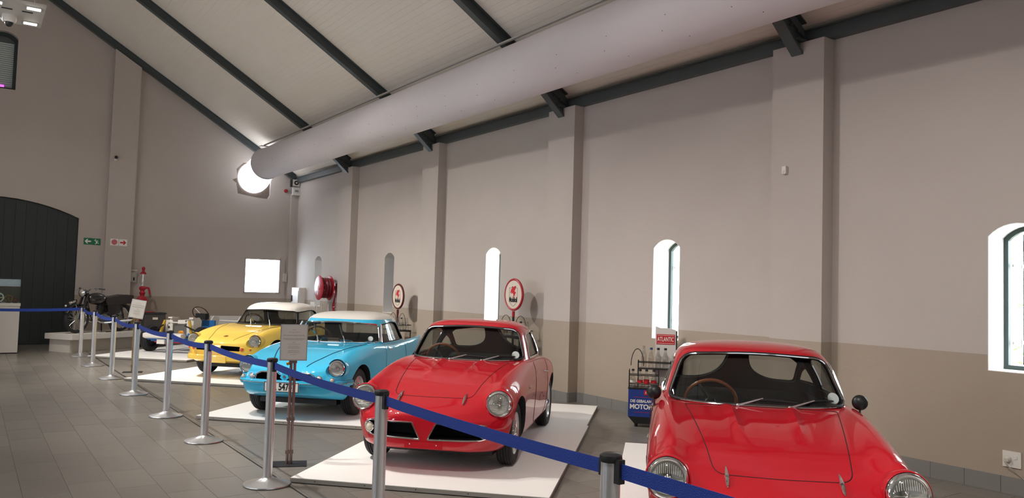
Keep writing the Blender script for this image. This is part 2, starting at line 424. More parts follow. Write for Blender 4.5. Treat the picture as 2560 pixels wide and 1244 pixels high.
# eave beams: dark steel running along the right wall, rafters and their knees
for i, (a, c) in enumerate([(YB, 0.85), (1.51, 5.09), (5.75, 9.36), (10.02, 13.59), (14.25, 17.83), (18.49, D)]):
    pass
bm_ = MB().bb((W-0.10, YB, 4.508), (W+0.01, D, 4.66))
bm_.bb((W-0.12, YB, 4.648), (W+0.01, D, 4.662))
link('eave_beam', bm_.mesh('eave_beam', M_STEEL, smooth=False), None, 'dark grey steel beam running along the top of the right wall', 'beam')
def rafter(y, label, half=0.065, end=False):
    t = thing('roof_rafter', label, 'rafter', (0, y, 0), group=None)
    def run(zlo, zhi, x0, x1, hw, m=0):
        return [(x0, zlo(x0)), (x1, zlo(x1)), (x1, zhi(x1)), (x0, zhi(x0))]
    for sg in (1, -1):
        x1 = W-0.12 if sg > 0 else XL+0.12
        b = MB()
        b.prism(run(lambda x: zr(x)+0.012, lambda x: zc(x), XR, x1, 0), 1, -0.006, 0.006)
        b.build('web', M_STEEL, t, smooth=False)
        MB().prism(run(lambda x: zr(x), lambda x: zr(x)+0.014, XR, x1, 0), 1, -half, half).build('bottom_flange', M_STEEL, t, smooth=False)
        MB().prism(run(lambda x: zc(x)-0.016, lambda x: zc(x)-0.002, XR, x1, 0), 1, -half, half).build('top_flange', M_STEEL, t, smooth=False)
    if not end:
        # knee at the pilaster
        pts = [(6.75, zr(6.75)+0.01), (7.50, 4.41), (7.60, 4.52), (W-0.10, 4.52), (W-0.10, zc(W)-0.005), (7.2, zc(7.2)-0.01), (6.75, zc(6.75)-0.01)]
        MB().prism(pts, 1, -0.03, 0.03).build('knee_plate', M_STEEL, t, smooth=False)
        MB().prism([(6.70, zr(6.70)-0.004), (7.50, 4.375), (7.56, 4.375), (7.56, 4.40), (7.5, 4.42), (6.72, zr(6.72)+0.012)], 1, -0.07, 0.07).build('knee_flange', M_STEEL, t, smooth=False)
        MB().bb((7.38, -0.10, 4.515), (W-0.05, 0.10, 4.535)).build('bearing_plate', M_STEEL, t, smooth=False)
        for q in (0, 1, 2):
            MB().cyl((7.2+q*0.12, -0.07, 4.72-q*0.05), (7.2+q*0.12, 0.07, 4.72-q*0.05), 0.014, 8).build('bolt', M_STEEL, t)
    return t
rafter(18.16, 'dark steel roof rafter second from the end wall')
rafter(13.92, 'dark steel roof rafter third from the end wall')
rafter(9.69, 'dark steel roof rafter fourth from the end wall')
rafter(5.42, 'nearest dark steel rafter, its knee showing at the top right')
rafter(1.18, 'dark steel roof rafter overhead behind the camera')
rafter(D-0.09, 'dark steel rafter lying against the gable of the end wall', end=True)
# purlin blocks where rafters meet the eave
for y in (18.49, 14.25, 10.02, 5.75): pass

# windows: deep reveals, green frames, panes, shutters outside
M_REVEAL = mat('reveal_white', 'E9E6E2', 0.7)
def win(i, c, closed):
    t = link('window_%d' % (i+1), None, kind='structure', loc=(W, c, 0))
    # white plaster lining of the opening
    o = arch(0, 0.245, 1.065, 2.29, 2.405); inn = arch(0, 0.239, 1.071, 2.288, 2.399)
    b = MB(); n = len(o)
    for k in range(n):
        j = (k+1) % n; q = [o[k], o[j], inn[j], inn[k]]
        v = [(0.002, p[0], p[1]) for p in q]+[(0.30, p[0], p[1]) for p in q]
        b.add(v, [(0, 1, 2, 3), (7, 6, 5, 4), (0, 4, 5, 1), (1, 5, 6, 2), (2, 6, 7, 3), (3, 7, 4, 0)])
    b.build('reveal', M_REVEAL, t, smooth=False)
    fo = arch(0, 0.245, 1.065, 2.29, 2.405); fi = arch(0, 0.200, 1.110, 2.262, 2.36)
    b = MB()
    for k in range(n):
        j = (k+1) % n; q = [fo[k], fo[j], fi[j], fi[k]]
        v = [(0.30, p[0], p[1]) for p in q]+[(0.345, p[0], p[1]) for p in q]
        b.add(v, [(0, 1, 2, 3), (7, 6, 5, 4), (0, 4, 5, 1), (1, 5, 6, 2), (2, 6, 7, 3), (3, 7, 4, 0)])
    b.build('window_frame', M_GREEN, t, smooth=False)
    if closed:
        MB().prism(arch(0, 0.24, 1.07, 2.288, 2.40), 0, 0.325, 0.329).build('pane', glass('dimming_glass', (.10, .10, .105)), t, smooth=False)  # dark tint added to dim the daylight reaching the reveal
        return t
    MB().prism(arch(0, 0.205, 1.105, 2.262, 2.365), 0, 0.32, 0.324).build('pane', M_GLASS, t, smooth=False)
    # louvred shutter leaf standing open outside
    sh = link('shutter', None, t, loc=(0.60, 0.20, 0)); sh.rotation_euler[2] = R(-90)
    b = MB(); y0, y1 = 0.0, 0.44
    b.bb((0, y0, 1.10), (0.035, y0+0.07, 2.28)); b.bb((0, y1-0.07, 1.10), (0.035, y1, 2.30)); b.bb((0, y0, 1.10), (0.035, y1, 1.18))
    b.prism([(y0, 2.18), (y1, 2.20), (y1, 2.30), (y1-0.09, 2.37), (y0+0.12, 2.39), (y0, 2.34)], 0, 0, 0.035)
    me = b.mesh('shutter_frame', M_GREEN, smooth=False); link('shutter_frame', me, sh)
    z = 1.20; sl = None
    while z < 2.18:
        if sl is None:
            sl = MB().box((0.018, (y0+y1)/2, 0), (0.045, y1-y0-0.13, 0.008), Matrix.Rotation(R(35), 3, 'Y')).mesh('louvre', M_GREEN, smooth=False)
        link('louvre', sl, sh, loc=(0, 0, z)); z += 0.042
    b = MB(); b.bb((0.345, 0.17, 1.30), (0.62, 0.185, 1.33)); b.bb((0.345, 0.17, 2.02), (0.62, 0.185, 2.05)); b.bb((0.50, 0.165, 1.27), (0.52, 0.19, 1.36)); b.bb((0.50, 0.165, 1.99), (0.52, 0.19, 2.08))
    b.build('hinge_bracket', M_CHROME2, t, smooth=False)
    return t
for i, c in enumerate(WIN): win(i, c, i > 2)
# square window on the end wall
t = link('window_6', None, kind='structure', loc=(6.795, D, 1.83))
b = MB()
for (a, c) in (((-0.50, -0.02, -0.48), (-0.47, 0.02, 0.48)), ((0.47, -0.02, -0.48), (0.50, 0.02, 0.48)), ((-0.5, -0.02, 0.455), (0.5, 0.02, 0.485)), ((-0.5, -0.02, -0.485), (0.5, 0.02, -0.455))): b.bb(a, c)
b.build('window_frame', M_WALL, t, smooth=False)
MB().bb((-0.485, 0.2, -0.46), (0.485, 0.206, 0.46)).build('pane', glass('frosted_pane', (0.95, 0.97, 1.0)), t, smooth=False)
# gable window with venetian blind
t = link('window_7', None, kind='structure', loc=(DC, D, 0))
b = MB(); fo = arch(0, 0.29, 6.06, 7.29, 7.44); fi = arch(0, 0.225, 6.12, 7.24, 7.36); n = len(fo)
for k in range(n):
    j = (k+1) % n; q = [fo[k], fo[j], fi[j], fi[k]]
    v = [(p[0], 0.16, p[1]) for p in q]+[(p[0], 0.22, p[1]) for p in q]
    b.add(v, [(3, 2, 1, 0), (4, 5, 6, 7), (1, 5, 4, 0), (2, 6, 5, 1), (3, 7, 6, 2), (0, 4, 7, 3)])
b.build('window_frame', M_GREEN, t, smooth=False)
MB().prism(arch(0, 0.289, 6.061, 7.289, 7.439), 1, 0.28, 0.29).build('back_board', mat('blind_back', '6F7674', 0.8), t, smooth=False)
sl = MB().box((0, 0.245, 0), (0.44, 0.045, 0.003), Matrix.Rotation(R(-50), 3, 'X')).mesh('blind_slat', mat('blind_slat', 'CDD5D2', 0.5), smooth=False)
z = 6.14
while z < 7.2:
    link('blind_slat', sl, t, loc=(0, 0, z)); z += 0.05
MB().bb((-0.16, 0.20, 6.13), (0.06, 0.21, 6.18)).build('pink_lamp', mat('pink_glow', 'E46AE0', 0.5, emit=('F070F0', 1.2)), t, smooth=False)
# corner column in the right/end corner (white pipe box)
MB().bb((7.50, D-0.10, 0), (7.70, D, 4.2)).build('trim_2', M_WALL, None, smooth=False, kind='structure')
# ground and hedge outside
MB().bb((W+0.4, -12, -0.6), (40, 45, -0.5)).build('outside_ground', mat('outdoor_ground', 'B8B0A0', 0.9, noise=0.1, nscale=2), None, smooth=False, kind='structure')
b = MB(); rnd = random.Random(3)
for k in range(2600):
    x, y, z = 12.0+rnd.uniform(-.8, .8), rnd.uniform(1.0, 9.5), rnd.uniform(-0.4, 2.9)
    if rnd.random() < 0.35: continue
    a = rnd.uniform(0, 6.28); s_ = rnd.uniform(.05, .1); d = Vector((math.cos(a), math.sin(a), rnd.uniform(-.6, .6)))*s_; e = Vector((-math.sin(a)*.4, math.cos(a)*.4, rnd.uniform(-.5, .5)))*s_
    p = Vector((x, y, z)); b.add([p-d, p-e*.7, p+d, p+e*.7], [(0, 1, 2, 3)])
link('hedge', b.mesh('hedge', mat('hedge_leaf', '6E9A4E', 0.7), smooth=False), None, 'green leafy bush outside the right windows', 'bush', kind='stuff')
#@@DUCT
# ------------------------------------------------------------------ air duct
t = thing('air_duct', 'long white fabric air duct hung under the sloping ceiling', 'duct', (6.395, 0, 4.80))
seg = 40; b = MB(); k0 = 0; ys = list(np.arange(-3.95, 20.95, 0.25))+[20.95]
for iy, y in enumerate(ys):
    for j in range(seg):
        a = 2*math.pi*j/seg; r = 0.40+0.004*math.sin(3*a+y*1.3)*math.sin(y*2.1)
        if y > 19.8: r += 0.006*math.sin(a*5+y*9)*(y-19.8)
        b.v.append((r*math.cos(a), y, r*math.sin(a)))
for iy in range(len(ys)-1):
    for j in range(seg):
        j2 = (j+1) % seg; b.f.append((iy*seg+j, iy*seg+j2, (iy+1)*seg+j2, (iy+1)*seg+j)); b.m.append(0)
b.build('duct_sleeve', M_DUCT, t)
b = MB(); ring = [(0.402*math.cos(a), 20.95, 0.402*math.sin(a)) for a in [2*math.pi*j/40 for j in range(40)]]
b.tube(ring, 0.018, closed=True); b.build('end_hoop', mat('hoop', 'C2C4CC', 0.4), t)
# stub from wall hole into duct: sock's emission stands in for daylight
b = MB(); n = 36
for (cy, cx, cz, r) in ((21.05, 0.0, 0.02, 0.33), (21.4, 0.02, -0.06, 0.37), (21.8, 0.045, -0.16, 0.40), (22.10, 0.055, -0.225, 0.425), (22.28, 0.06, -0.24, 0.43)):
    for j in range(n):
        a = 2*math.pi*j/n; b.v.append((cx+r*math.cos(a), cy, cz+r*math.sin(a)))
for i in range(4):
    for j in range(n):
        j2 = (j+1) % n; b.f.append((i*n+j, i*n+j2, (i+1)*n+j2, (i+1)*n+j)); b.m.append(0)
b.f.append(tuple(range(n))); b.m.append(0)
b.build('emissive_stub', mat('emissive_sock', 'FFFFFF', 0.6, emit=('F2F6FF', 2.2)), t)
# perforation dots
b = MB()
for y in np.arange(1.0, 20.6, 0.95):
    for a in (R(200), R(222), R(246)):
        ph = y*0.0
        b.ball((0.403*math.cos(a), y+(a*0.3) % 0.4, 0.401*math.sin(a)), 0.005, seg=6)
b.build('air_hole', M_DARK, t, kind='stuff')
# hanging rail
tl_ = MB().bb((6.30, -4, zr(6.33)-0.035), (6.34, 20.95, zr(6.33)-0.01)); tl_.bb((6.22, 20.9, zr(6.25)-0.11), (6.42, 21.1, zr(6.25)-0.09))
link('duct_rail', tl_.mesh('duct_rail', mat('rail', 'B9B4AF', 0.5), smooth=False), None, 'thin pale rail fixed under the rafters above the air duct', 'rail')
#@@CARS
# ------------------------------------------------------------------ cars: car space x forward (0 at front axle), y to the car's left, z up
SEGS = [2, 3, 5, 5, 5, 5, 16]
def half_profile(st):
    s, w1, zb, w2, z2, Wm, zm, w4, z4, w5, zf, w6, z6, zcn = st
    pts = [(0, zb), (w1, zb), (w2, z2), (Wm, zm), (w4, z4), (w5, zf), (w6, z6), (0, zcn)]
    ext = [(-w1, zb)]+pts+[(-w6, z6)]; out = []
    for i in range(7):
        a, b, c, d = [np.array(ext[i+k], float) for k in range(4)]
        for k in range(SEGS[i]): out.append(cr(a, b, c, d, k/SEGS[i]))
    out.append(np.array(pts[-1], float)); return out
def loft_body(stations, sub=7, ribs=None):
    A = [np.array(x, float) for x in stations]; rows = []
    for i in range(len(A)-1):
        p0 = A[i-1] if i else 2*A[0]-A[1]; p3 = A[i+2] if i+2 < len(A) else 2*A[-1]-A[-2]
        for k in range(sub): rows.append(cr(p0, A[i], A[i+1], p3, k/sub))
    rows.append(A[-1]); V = []; F = []; n = None
    for r in rows:
        h = half_profile(r); ring = [(r[0], p[0], p[1]) for p in h]+[(r[0], -p[0], p[1]) for p in h[-2:0:-1]]
        if ribs: ring = [(x, y, z+ribs(x, y) if (y*y < 0.2 and z > r[2]+0.2) else z) for (x, y, z) in ring]
        n = len(ring); V += ring
    for i in range(len(rows)-1):
        for j in range(n): F.append((i*n+j, i*n+(j+1) % n, (i+1)*n+(j+1) % n, (i+1)*n+j))
    F.append(tuple(range(n))); F.append(tuple((len(rows)-1)*n+j for j in range(n))[::-1])
    return V, F
def dome(rings, sc, seg=72, nf=4.0, nr=2.6, off=0.0, taper=0.0):
    V = []; F = []
    for (z, sf, sr, hw) in rings:
        for j in range(seg):
            a = 2*math.pi*j/seg; ca, sa = math.cos(a), math.sin(a); n_ = nf if ca > 0 else nr
            A = (sf-sc) if ca > 0 else (sc-sr)
            x = math.copysign(abs(ca)**(2/n_), ca)*A; y = math.copysign(abs(sa)**(2/n_), sa)*hw
            if ca < 0: y *= 1-taper*(abs(x)/A)**1.5 if A > 0.05 else 1
            V.append((sc+x*(1-off/max(A, .05)), y*(1-off/max(hw, .05)), z-off))
    m = len(rings)
    for i in range(m-1):
        for j in range(seg): F.append((i*seg+j, i*seg+(j+1) % seg, (i+1)*seg+(j+1) % seg, (i+1)*seg+j))
    return V, F, seg, m
def dense_rings(rings, sub=4):
    P = spline(rings, sub); return P
def shell(rings, sc, t0, t1, **k):
    """closed shell between two offsets of the dome; outer material 0, inner 1, rims 2"""
    V0, F0, seg, m = dome(rings, sc, off=t0, **k); V1, F1, _, _ = dome(rings, sc, off=t1, **k)
    b = MB(); b.add(V0, F0, 0); n = len(V0); b.add(V1, [f[::-1] for f in F1], 1)
    for j in range(seg): b.f.append((j, (j+1) % seg, n+(j+1) % seg, n+j)); b.m.append(2)
    top = (m-1)*seg; b.f.append(tuple(top+j for j in range(seg))); b.m.append(0); b.f.append(tuple(n+top+j for j in range(seg))[::-1]); b.m.append(1)
    return b
def project(bvh, poly, axis, sgn, closed=True, off=0.004, d=0.03):
    """project 2d outline on surface; axis 'x' front/back view (y,z); 'y' side view (x,z); 'z' plan (x,y)"""
    out = []
    for p in densify(poly, d, closed):
        if axis == 'x': o = Vector((-1.4+sgn*3, p[0], p[1])); dr = Vector((-sgn, 0, 0))
        elif axis == 'y': o = Vector((p[0], sgn*3, p[1])); dr = Vector((0, -sgn, 0))
        else: o = Vector((p[0], p[1], 3)); dr = Vector((0, 0, -1))
        h = bvh.ray_cast(o, dr)
        if h[0] is not None: out.append(h[0]-dr*off)
    return out
def wheel(name, parent, x, y, r=0.29, wd=0.15, side=1, wire=True):
    t = link(name, None, parent, loc=(x, y, r))
    s = side; hw = wd/2
    b = MB(); rt = r
    prof = [(r*0.66, -hw*0.8), (r*0.80, -hw), (r*0.93, -hw*0.95), (rt*0.985, -hw*0.72)]
    for q in (-0.5, -0.2, 0.2, 0.5): prof += [(rt, (q-0.10)*hw), (rt, (q+0.10)*hw), (rt-0.008, (q+0.115)*hw), (rt-0.008, (q+0.19)*hw if q < 0.5 else (q+0.12)*hw)]
    prof += [(rt*0.985, hw*0.72), (r*0.93, hw*0.95), (r*0.80, hw), (r*0.66, hw*0.8), (r*0.62, hw*0.55), (r*0.62, -hw*0.55), (r*0.66, -hw*0.8)]
    b.lathe(prof, ax=(0, 1, 0), seg=48); b.build('tyre', M_TYRE, t)
    o = s*hw
    MB().lathe([(r*0.665, o*0.86), (r*0.64, o*0.7), (r*0.60, o*0.45), (r*0.55, o*0.3), (r*0.30, o*0.55), (r*0.22, o*0.45), (0.001, o*0.45)], ax=(0, 1, 0), seg=36).build('rim', M_CHROME2, t)
    b = MB(); k = 24
    for i in range(k):
        a = 2*math.pi*i/k; a2 = a+0.35*(1 if i % 2 else -1)
        b.cyl((r*0.20*math.cos(a2), o*0.85, r*0.20*math.sin(a2)), (r*0.62*math.cos(a), o*0.62, r*0.62*math.sin(a)), 0.0045, 5)
    b.build('spoke', M_CHROME, t, kind='stuff')
    MB().lathe([(r*0.21, o*0.4), (r*0.21, o*0.9), (r*0.15, o*1.02), (r*0.06, o*1.1), (0.001, o*1.12)], ax=(0, 1, 0), seg=20).build('hub_cap', M_CHROME, t)
    MB().lathe([(0.001, -o*0.2), (r*0.55, -o*0.2), (r*0.6, -o*0.6)], ax=(0, 1, 0), seg=24).build('brake_drum', M_IRON, t)
    return t
def headlight(parent, x, y, z, r=0.105, yaw=0.0, pitch=0.05, pod=None, podmat=None):
    ax = Vector((math.cos(yaw), math.sin(yaw), math.sin(pitch))).normalized()
    t = link('headlight', None, parent, loc=(x, y, z))
    if pod: MB().lathe(pod, ax=ax, seg=40).build('headlight_pod', podmat, t, ang=60)
    MB().lathe([(r*0.80, 0.012), (r*0.84, 0.03), (r*0.92, 0.036), (r*1.0, 0.026), (r*1.06, 0.004), (r*1.05, -0.03)], ax=ax, seg=48).build('chrome_ring', M_CHROME, t, ang=70)
    MB().lathe([(r*0.84, 0.016), (r*0.6, -0.035), (r*0.3, -0.06), (0.001, -0.07)], ax=ax, seg=36).build('reflector', M_REFL, t)
    MB().lathe([(r*0.86, 0.018), (r*0.7, 0.034), (r*0.45, 0.046), (r*0.2, 0.051), (0.001, 0.052)], ax=ax, seg=36).build('lens', M_LENS, t)
    MB().lathe([(0.001, 0.0), (r*0.16, -0.01), (r*0.18, -0.05)], ax=ax, seg=14).build('bulb_shield', M_CHROME, t)
    # moulded flutes of the lens
    b = MB(); U = Vector((0, 0, 1)); Yv = ax.cross(U).normalized(); Uv = Yv.cross(ax)
    for i in range(-7, 8):
        q = i*r*0.1; h = math.sqrt(max(0, (r*0.74)**2-q*q))
        zz = [h, h*0.35] if abs(i) < 7 else [h, h*0.5]
        b.tube([ax*(0.038-0.5*(q*q+zz[0]**2))+Yv*q+Uv*zz[0], ax*(0.048-0.5*q*q)+Yv*q+Uv*zz[1]], 0.0012, seg=4)
    for j in range(5):
        zz = -r*(0.05+0.13*j); h = math.sqrt(max(0, (r*0.74)**2-zz*zz))
        b.tube([ax*0.040+Yv*(-h)+Uv*zz, ax*0.048+Uv*zz, ax*0.040+Yv*h+Uv*zz], 0.0010, seg=4)
    b.build('flute', M_FLUTE, t, kind='stuff')
    return t
def seat(parent, x, y, m):
    t = link('seat', None, parent, loc=(x, y, 0.30))
    MB().box((0.05, 0, 0.07), (0.50, 0.44, 0.14)).build('cushion', m, t)
    b = MB(); p = rpoly([(-0.21, 0), (0.21, 0), (0.19, 0.42), (-0.19, 0.42)], 0.09)
    vs = [(-0.22-0.30*q[1], q[0], 0.08+q[1]) for q in p]; n = len(vs); vs2 = [(v[0]+0.09, v[1]*0.96, v[2]+0.01) for v in vs]
    b.add(vs+vs2, [tuple(range(n)), tuple(range(2*n-1, n-1, -1))]+[((i+1) % n, i, n+i, n+(i+1) % n) for i in range(n)])
    b.build('backrest', m, t); return t
def steering(parent, x, y, z, r=0.19, rim=None, tilt=65):
    t = link('steering_wheel', None, parent, loc=(x, y, z)); t.rotation_euler = (0, R(-tilt), 0)
    MB().tube([(r*math.cos(a), r*math.sin(a), 0) for a in [2*math.pi*k/32 for k in range(32)]], 0.013, closed=True).build('rim', rim or M_WOOD, t)
    b = MB()
    for a in (math.pi/2, math.pi*7/6, math.pi*11/6): b.box((r*0.5*math.cos(a), r*0.5*math.sin(a), -0.005), (r, 0.02, 0.003), Matrix.Rotation(a, 3, 'Z'))
    b.lathe([(0.04, -0.02), (0.04, 0.004), (0.02, 0.015), (0.001, 0.016)], seg=16); b.build('spokes', M_CHROME, t)
    MB().cyl((0, 0, -0.01), (0, 0, -0.30), 0.014).build('column', M_BLACK, t); return t
def wiper(parent, pts, r=0.005):
    t = link('wiper', None, parent)
    a, m, c0, c1 = [Vector(p) for p in pts]
    MB().ball(a, 0.014).tube([a, a+(m-a)*0.5, m], [0.008, 0.006, 0.004], seg=6).build('wiper_arm', M_CHROME2, t)
    MB().tube([c0, (c0+c1)/2+Vector((0.004, 0, 0.004)), c1], [0.006, 0.010, 0.006], seg=6).build('wiper_blade', M_BLACK, t); return t
def plane_on(bvh, y, z, off=0.02, axis='x'):
    h = bvh.ray_cast(Vector((3, y, z)), Vector((-1, 0, 0))); return h[0]+Vector((off, 0, 0)) if h[0] is not None else None

def common_body(root, V, F, paintm, arches, grille_cuts, cabin, lamp, name='body'):
    b = MB().add(V, F, 0); base = b.mesh('b', paintm, smooth=False)
    cuts = []
    for (x, r) in arches:
        for sg in (1, -1):
            y0, y1 = (0.43, 1.0) if sg > 0 else (-1.0, -0.43)
            cuts.append(MB().prism([(x+r*math.cos(a), 0.30+r*1.0*math.sin(a)) for a in [2*math.pi*k/44 for k in range(44)]], 1, y0, y1).mesh('c', M_IRON, smooth=False))
    for g in grille_cuts: cuts.append(MB().prism(g, 0, 0.42, 0.9).mesh('c', M_IRON, smooth=False))
    for sg in (1, -1):
        cuts.append(MB().prism([(sg*lamp[1]+lamp[3]*math.cos(a), lamp[2]+lamp[3]*math.sin(a)) for a in [2*math.pi*k/40 for k in range(40)]], 0, lamp[0], 1.0).mesh('c', paintm, smooth=False))
    cuts.append(MB().bb(*cabin).mesh('c', M_DARK, smooth=False))
    me = boolean(base, cuts); fin(me, 32); return link(name, me, root)
def glaze(rings, sc, cutters, k, root, names):
    out = []
    for nm, c in zip(names, cutters):
        sh = shell(rings, sc, 0.012, 0.016, **k).mesh('g', M_GLASS, smooth=False)
        g = boolean(sh, [c], 'INTERSECT'); clean(g, M_GLASS); fin(g, 40)
        out.append(link(nm, g, root))
    return out

# ---- the coupe (two red ones)
CO = [ # s, w1, zb, w2, z2, Wm, zm, w4, z4, w5, zf, w6, z6, zc
 (0.668, .02, .355, .04, .36, .05, .37, .04, .38, .03, .385, .02, .388, .39),
 (0.660, .16, .245, .27, .26, .32, .36, .30, .44, .24, .475, .14, .49, .495),
 (0.625, .26, .215, .40, .235, .46, .36, .445, .45, .38, .49, .26, .525, .535),
 (0.560, .34, .200, .50, .225, .57, .37, .565, .45, .50, .50, .36, .555, .572),
 (0.460, .42, .190, .59, .220, .655, .39, .65, .49, .60, .545, .44, .60, .615),
 (0.370, .46, .185, .63, .215, .700, .41, .695, .60, .62, .725, .46, .665, .652),
 (0.270, .48, .180, .66, .215, .720, .42, .715, .64, .61, .765, .45, .705, .690),
 (0.120, .50, .170, .68, .205, .735, .44, .73, .66, .61, .80, .44, .755, .742),
 (-0.20, .50, .165, .69, .200, .740, .46, .735, .69, .63, .845, .46, .825, .818),
 (-0.60, .50, .160, .69, .200, .735, .47, .73, .72, .65, .875, .48, .875, .875),
 (-1.00, .50, .160, .69, .200, .730, .47, .725, .74, .66, .875, .48, .885, .89),
 (-1.50, .50, .160, .69, .200, .730, .48, .72, .74, .66, .865, .48, .885, .89),
 (-2.00, .50, .165, .69, .205, .735, .49, .725, .73, .66, .84, .48, .85, .855),
 (-2.40, .48, .190, .67, .240, .725, .50, .715, .71, .63, .80, .46, .785, .78),
 (-2.70, .42, .240, .60, .290, .670, .50, .655, .68, .57, .76, .42, .745, .745),
 (-2.88, .32, .320, .48, .350, .540, .50, .53, .62, .46, .68, .34, .68, .68),
 (-2.93, .10, .480, .14, .490, .150, .52, .14, .56, .12, .58, .10, .58, .58)]
def ribs_co(x, y):
    k = max(0, min(1, (0.05-x)/0.25))*max(0, min(1, (x+0.78)/0.15)); yc = 0.19-0.06*(x+0.3)
    return 0.021*k*math.exp(-((abs(y)-yc)/0.028)**2)
CR = [(.80, -.60, -2.62, .665), (.88, -.68, -2.53, .648), (.98, -.785, -2.40, .620), (1.08, -.885, -2.25, .588), (1.15, -.955, -2.12, .560), (1.20, -1.01, -2.0, .530), (1.235, -1.07, -1.90, .485), (1.262, -1.17, -1.79, .39), (1.276, -1.29, -1.66, .24), (1.282, -1.42, -1.50, .06)]
def make_coupe():
    root = thing('car', 'x', 'car')
    V, F = loft_body(CO, 7, ribs_co)
    bvh = BVHTree.FromPolygons([Vector(v) for v in V], F)
    gr = []
    for sg in (1, -1):
        g = [(sg*p[0], p[1]) for p in [(0.035, .305), (0.52, .315), (0.565, .35), (0.57, .40), (0.53, .44), (0.11, .445)]]
        gr.append(rpoly(g, [0.01, .04, .04, .04, .04, .01]))
    body = common_body(root, V, F, M_RED, [(0, .335), (-2.235, .335)], gr, ((-2.05, -0.56, 0.30), (-0.78, 0.56, 1.2)), (.37, .62, .615, .112))
    for g in gr:
        pr_ = project(bvh, g, 'x', 1, off=0.003, d=0.02)
        gt = link('grille', None, root)
        MB().tube(pr_, 0.0085, closed=True, seg=6).build('grille_surround', M_CHROME, gt)
        b = MB()
        for k in range(10):
            z = .32+.0125*k; b.tube([(0.50, math.copysign(0.04, g[0][0]), z), (0.46, math.copysign(.50, g[0][0]), z)], 0.0018, seg=4)
        b.build('grille_mesh', M_IRON, gt, kind='stuff')
        sg = math.copysign(1, g[0][0])
        lm = link('front_lamp', None, root, loc=(0.60, sg*0.515, 0.378))
        MB().lathe([(.045, -.03), (.045, .01), (.04, .016), (.036, .01)], ax=(1, sg*.2, 0)).build('lamp_ring', M_CHROME, lm)
        MB().lathe([(.038, .006), (.025, .018), (.001, .022)], ax=(1, sg*.2, 0)).build('lamp_lens', mat('frosted_lens', 'E0D8C4', .3), lm)
    for sg in (1, -1):
        headlight(root, .462, sg*.620, .615, .111, yaw=sg*0.04, pitch=.12, pod=[(.05, -.40), (.095, -.28), (.118, -.16), (.127, -.06), (.126, .0), (.118, .010)], podmat=M_RED)
    # hood opening, doors, panel gaps
    hp = rpoly([(-.66, .50), (-.66, -.50), (.36, -.37), (.40, -.33), (.41, 0), (.40, .33), (.36, .37)], .05)
    MB().tube(project(bvh, hp, 'z', 1, off=.0005, d=.04), .0028, closed=True, seg=5).build('bonnet_gap', M_GAP, root)
    for sg in (1, -1):
        dp = rpoly([(-1.02, .86), (-.92, .30), (-1.0, .235), (-1.72, .235), (-1.86, .45), (-1.84, .84)], .06)
        MB().tube(project(bvh, dp[:-2], 'y', sg, closed=False, off=.0005, d=.04), .0026, seg=5).build('door_gap', M_GAP, root)
        h = project(bvh, [(-1.74, .70), (-1.62, .715)], 'y', sg, closed=False, off=.02, d=1)
        dh = link('door_handle', None, root)
        if len(h) == 2: MB().tube([h[0]+Vector((0, -sg*.02, 0)), h[0], h[1], h[1]+Vector((0, -sg*.02, 0))], .008).build('handle_bar', M_CHROME, dh)
        bd = plane_on(bvh, 0, 0)
        q = project(bvh, [(-.62, .66), (-.48, .655)], 'y', sg, closed=False, off=.002, d=1)
        if len(q) == 2: MB().tube([q[0], q[1]], [.004, .010], seg=6).build('side_badge', M_CHROME, root)
        # bonnet ornament spears
        f0 = bvh.ray_cast(Vector((.33, sg*.30, 3)), Vector((0, 0, -1)))[0]; f1 = bvh.ray_cast(Vector((.50, sg*.30, 3)), Vector((0, 0, -1)))[0]
        b = MB(); d = (f1-f0)
        b.tube([f0+Vector((0, 0, .004)), f0+d*.35+Vector((0, 0, .016)), f0+d*.62+Vector((0, 0, .016)), f0+d*.66+Vector((0, 0, .010))], [.002, .009, .014, .010], seg=8)
        b.tube([f0+d*.66+Vector((0, 0, .010)), f0+d*.72+Vector((0, 0, .016)), f0+d*.95+Vector((0, 0, .010)), f1+Vector((0, 0, .004))], [.012, .014, .008, .003], seg=8)
        b.build('bonnet_ornament', M_CHROME, root)
    # number plate holder under the nose
    MB().box((.655, .0, .255), (.03, .34, .055)).build('plate_holder', M_RED, root)
    MB().ball((.672, -.12, .262), .007).build('screw', M_CHROME, root); MB().ball((.672, .12, .262), .007).build('screw', M_CHROME, root)
    # cabin top
    rings = dense_rings(CR, 3); sc = -1.45; k = dict(taper=.10)
    ws = rpoly([(-.605, .895), (-.30, .884), (.30, .884), (.605, .895), (.50, 1.195), (0, 1.222), (-.50, 1.195)], [.05, .3, .3, .05, .09, .3, .09])
    wsc = MB().prism(ws, 0, -1.35, 0).mesh('c', M_BLACK, smooth=False)
    dw = rpoly([(-1.07, .90), (-1.20, 1.145), (-1.66, 1.165), (-1.80, 1.12), (-1.76, .90)], [.02, .06, .06, .05, .03])
    qw = rpoly([(-1.80, .92), (-1.845, 1.09), (-2.02, 1.02), (-2.14, .93)], [.02, .03, .05, .03])
    sidec = [MB().prism(p, 1, a, b_).mesh('c', M_BLACK, smooth=False) for p in (dw, qw) for (a, b_) in ((.3, 1), (-1, -.3))]
    rw = []
    for sg in (1, -1):
        rw.append(rpoly([(sg*p[0], p[1]) for p in [(.07, 1.175), (.47, 1.125), (.475, .905), (.28, .890), (.12, .98)]], [.03, .05, .04, .10, .10]))
    rwc = [MB().prism(p, 0, -2.8, -1.9).mesh('c', M_BLACK, smooth=False) for p in rw]
    sh = shell(rings, sc, 0, .03, **k).mesh('s', [M_RED, M_LINER, M_BLACK], smooth=False)
    top = boolean(sh, [wsc]+sidec+rwc); fin(top, 32); link('roof', top, root)
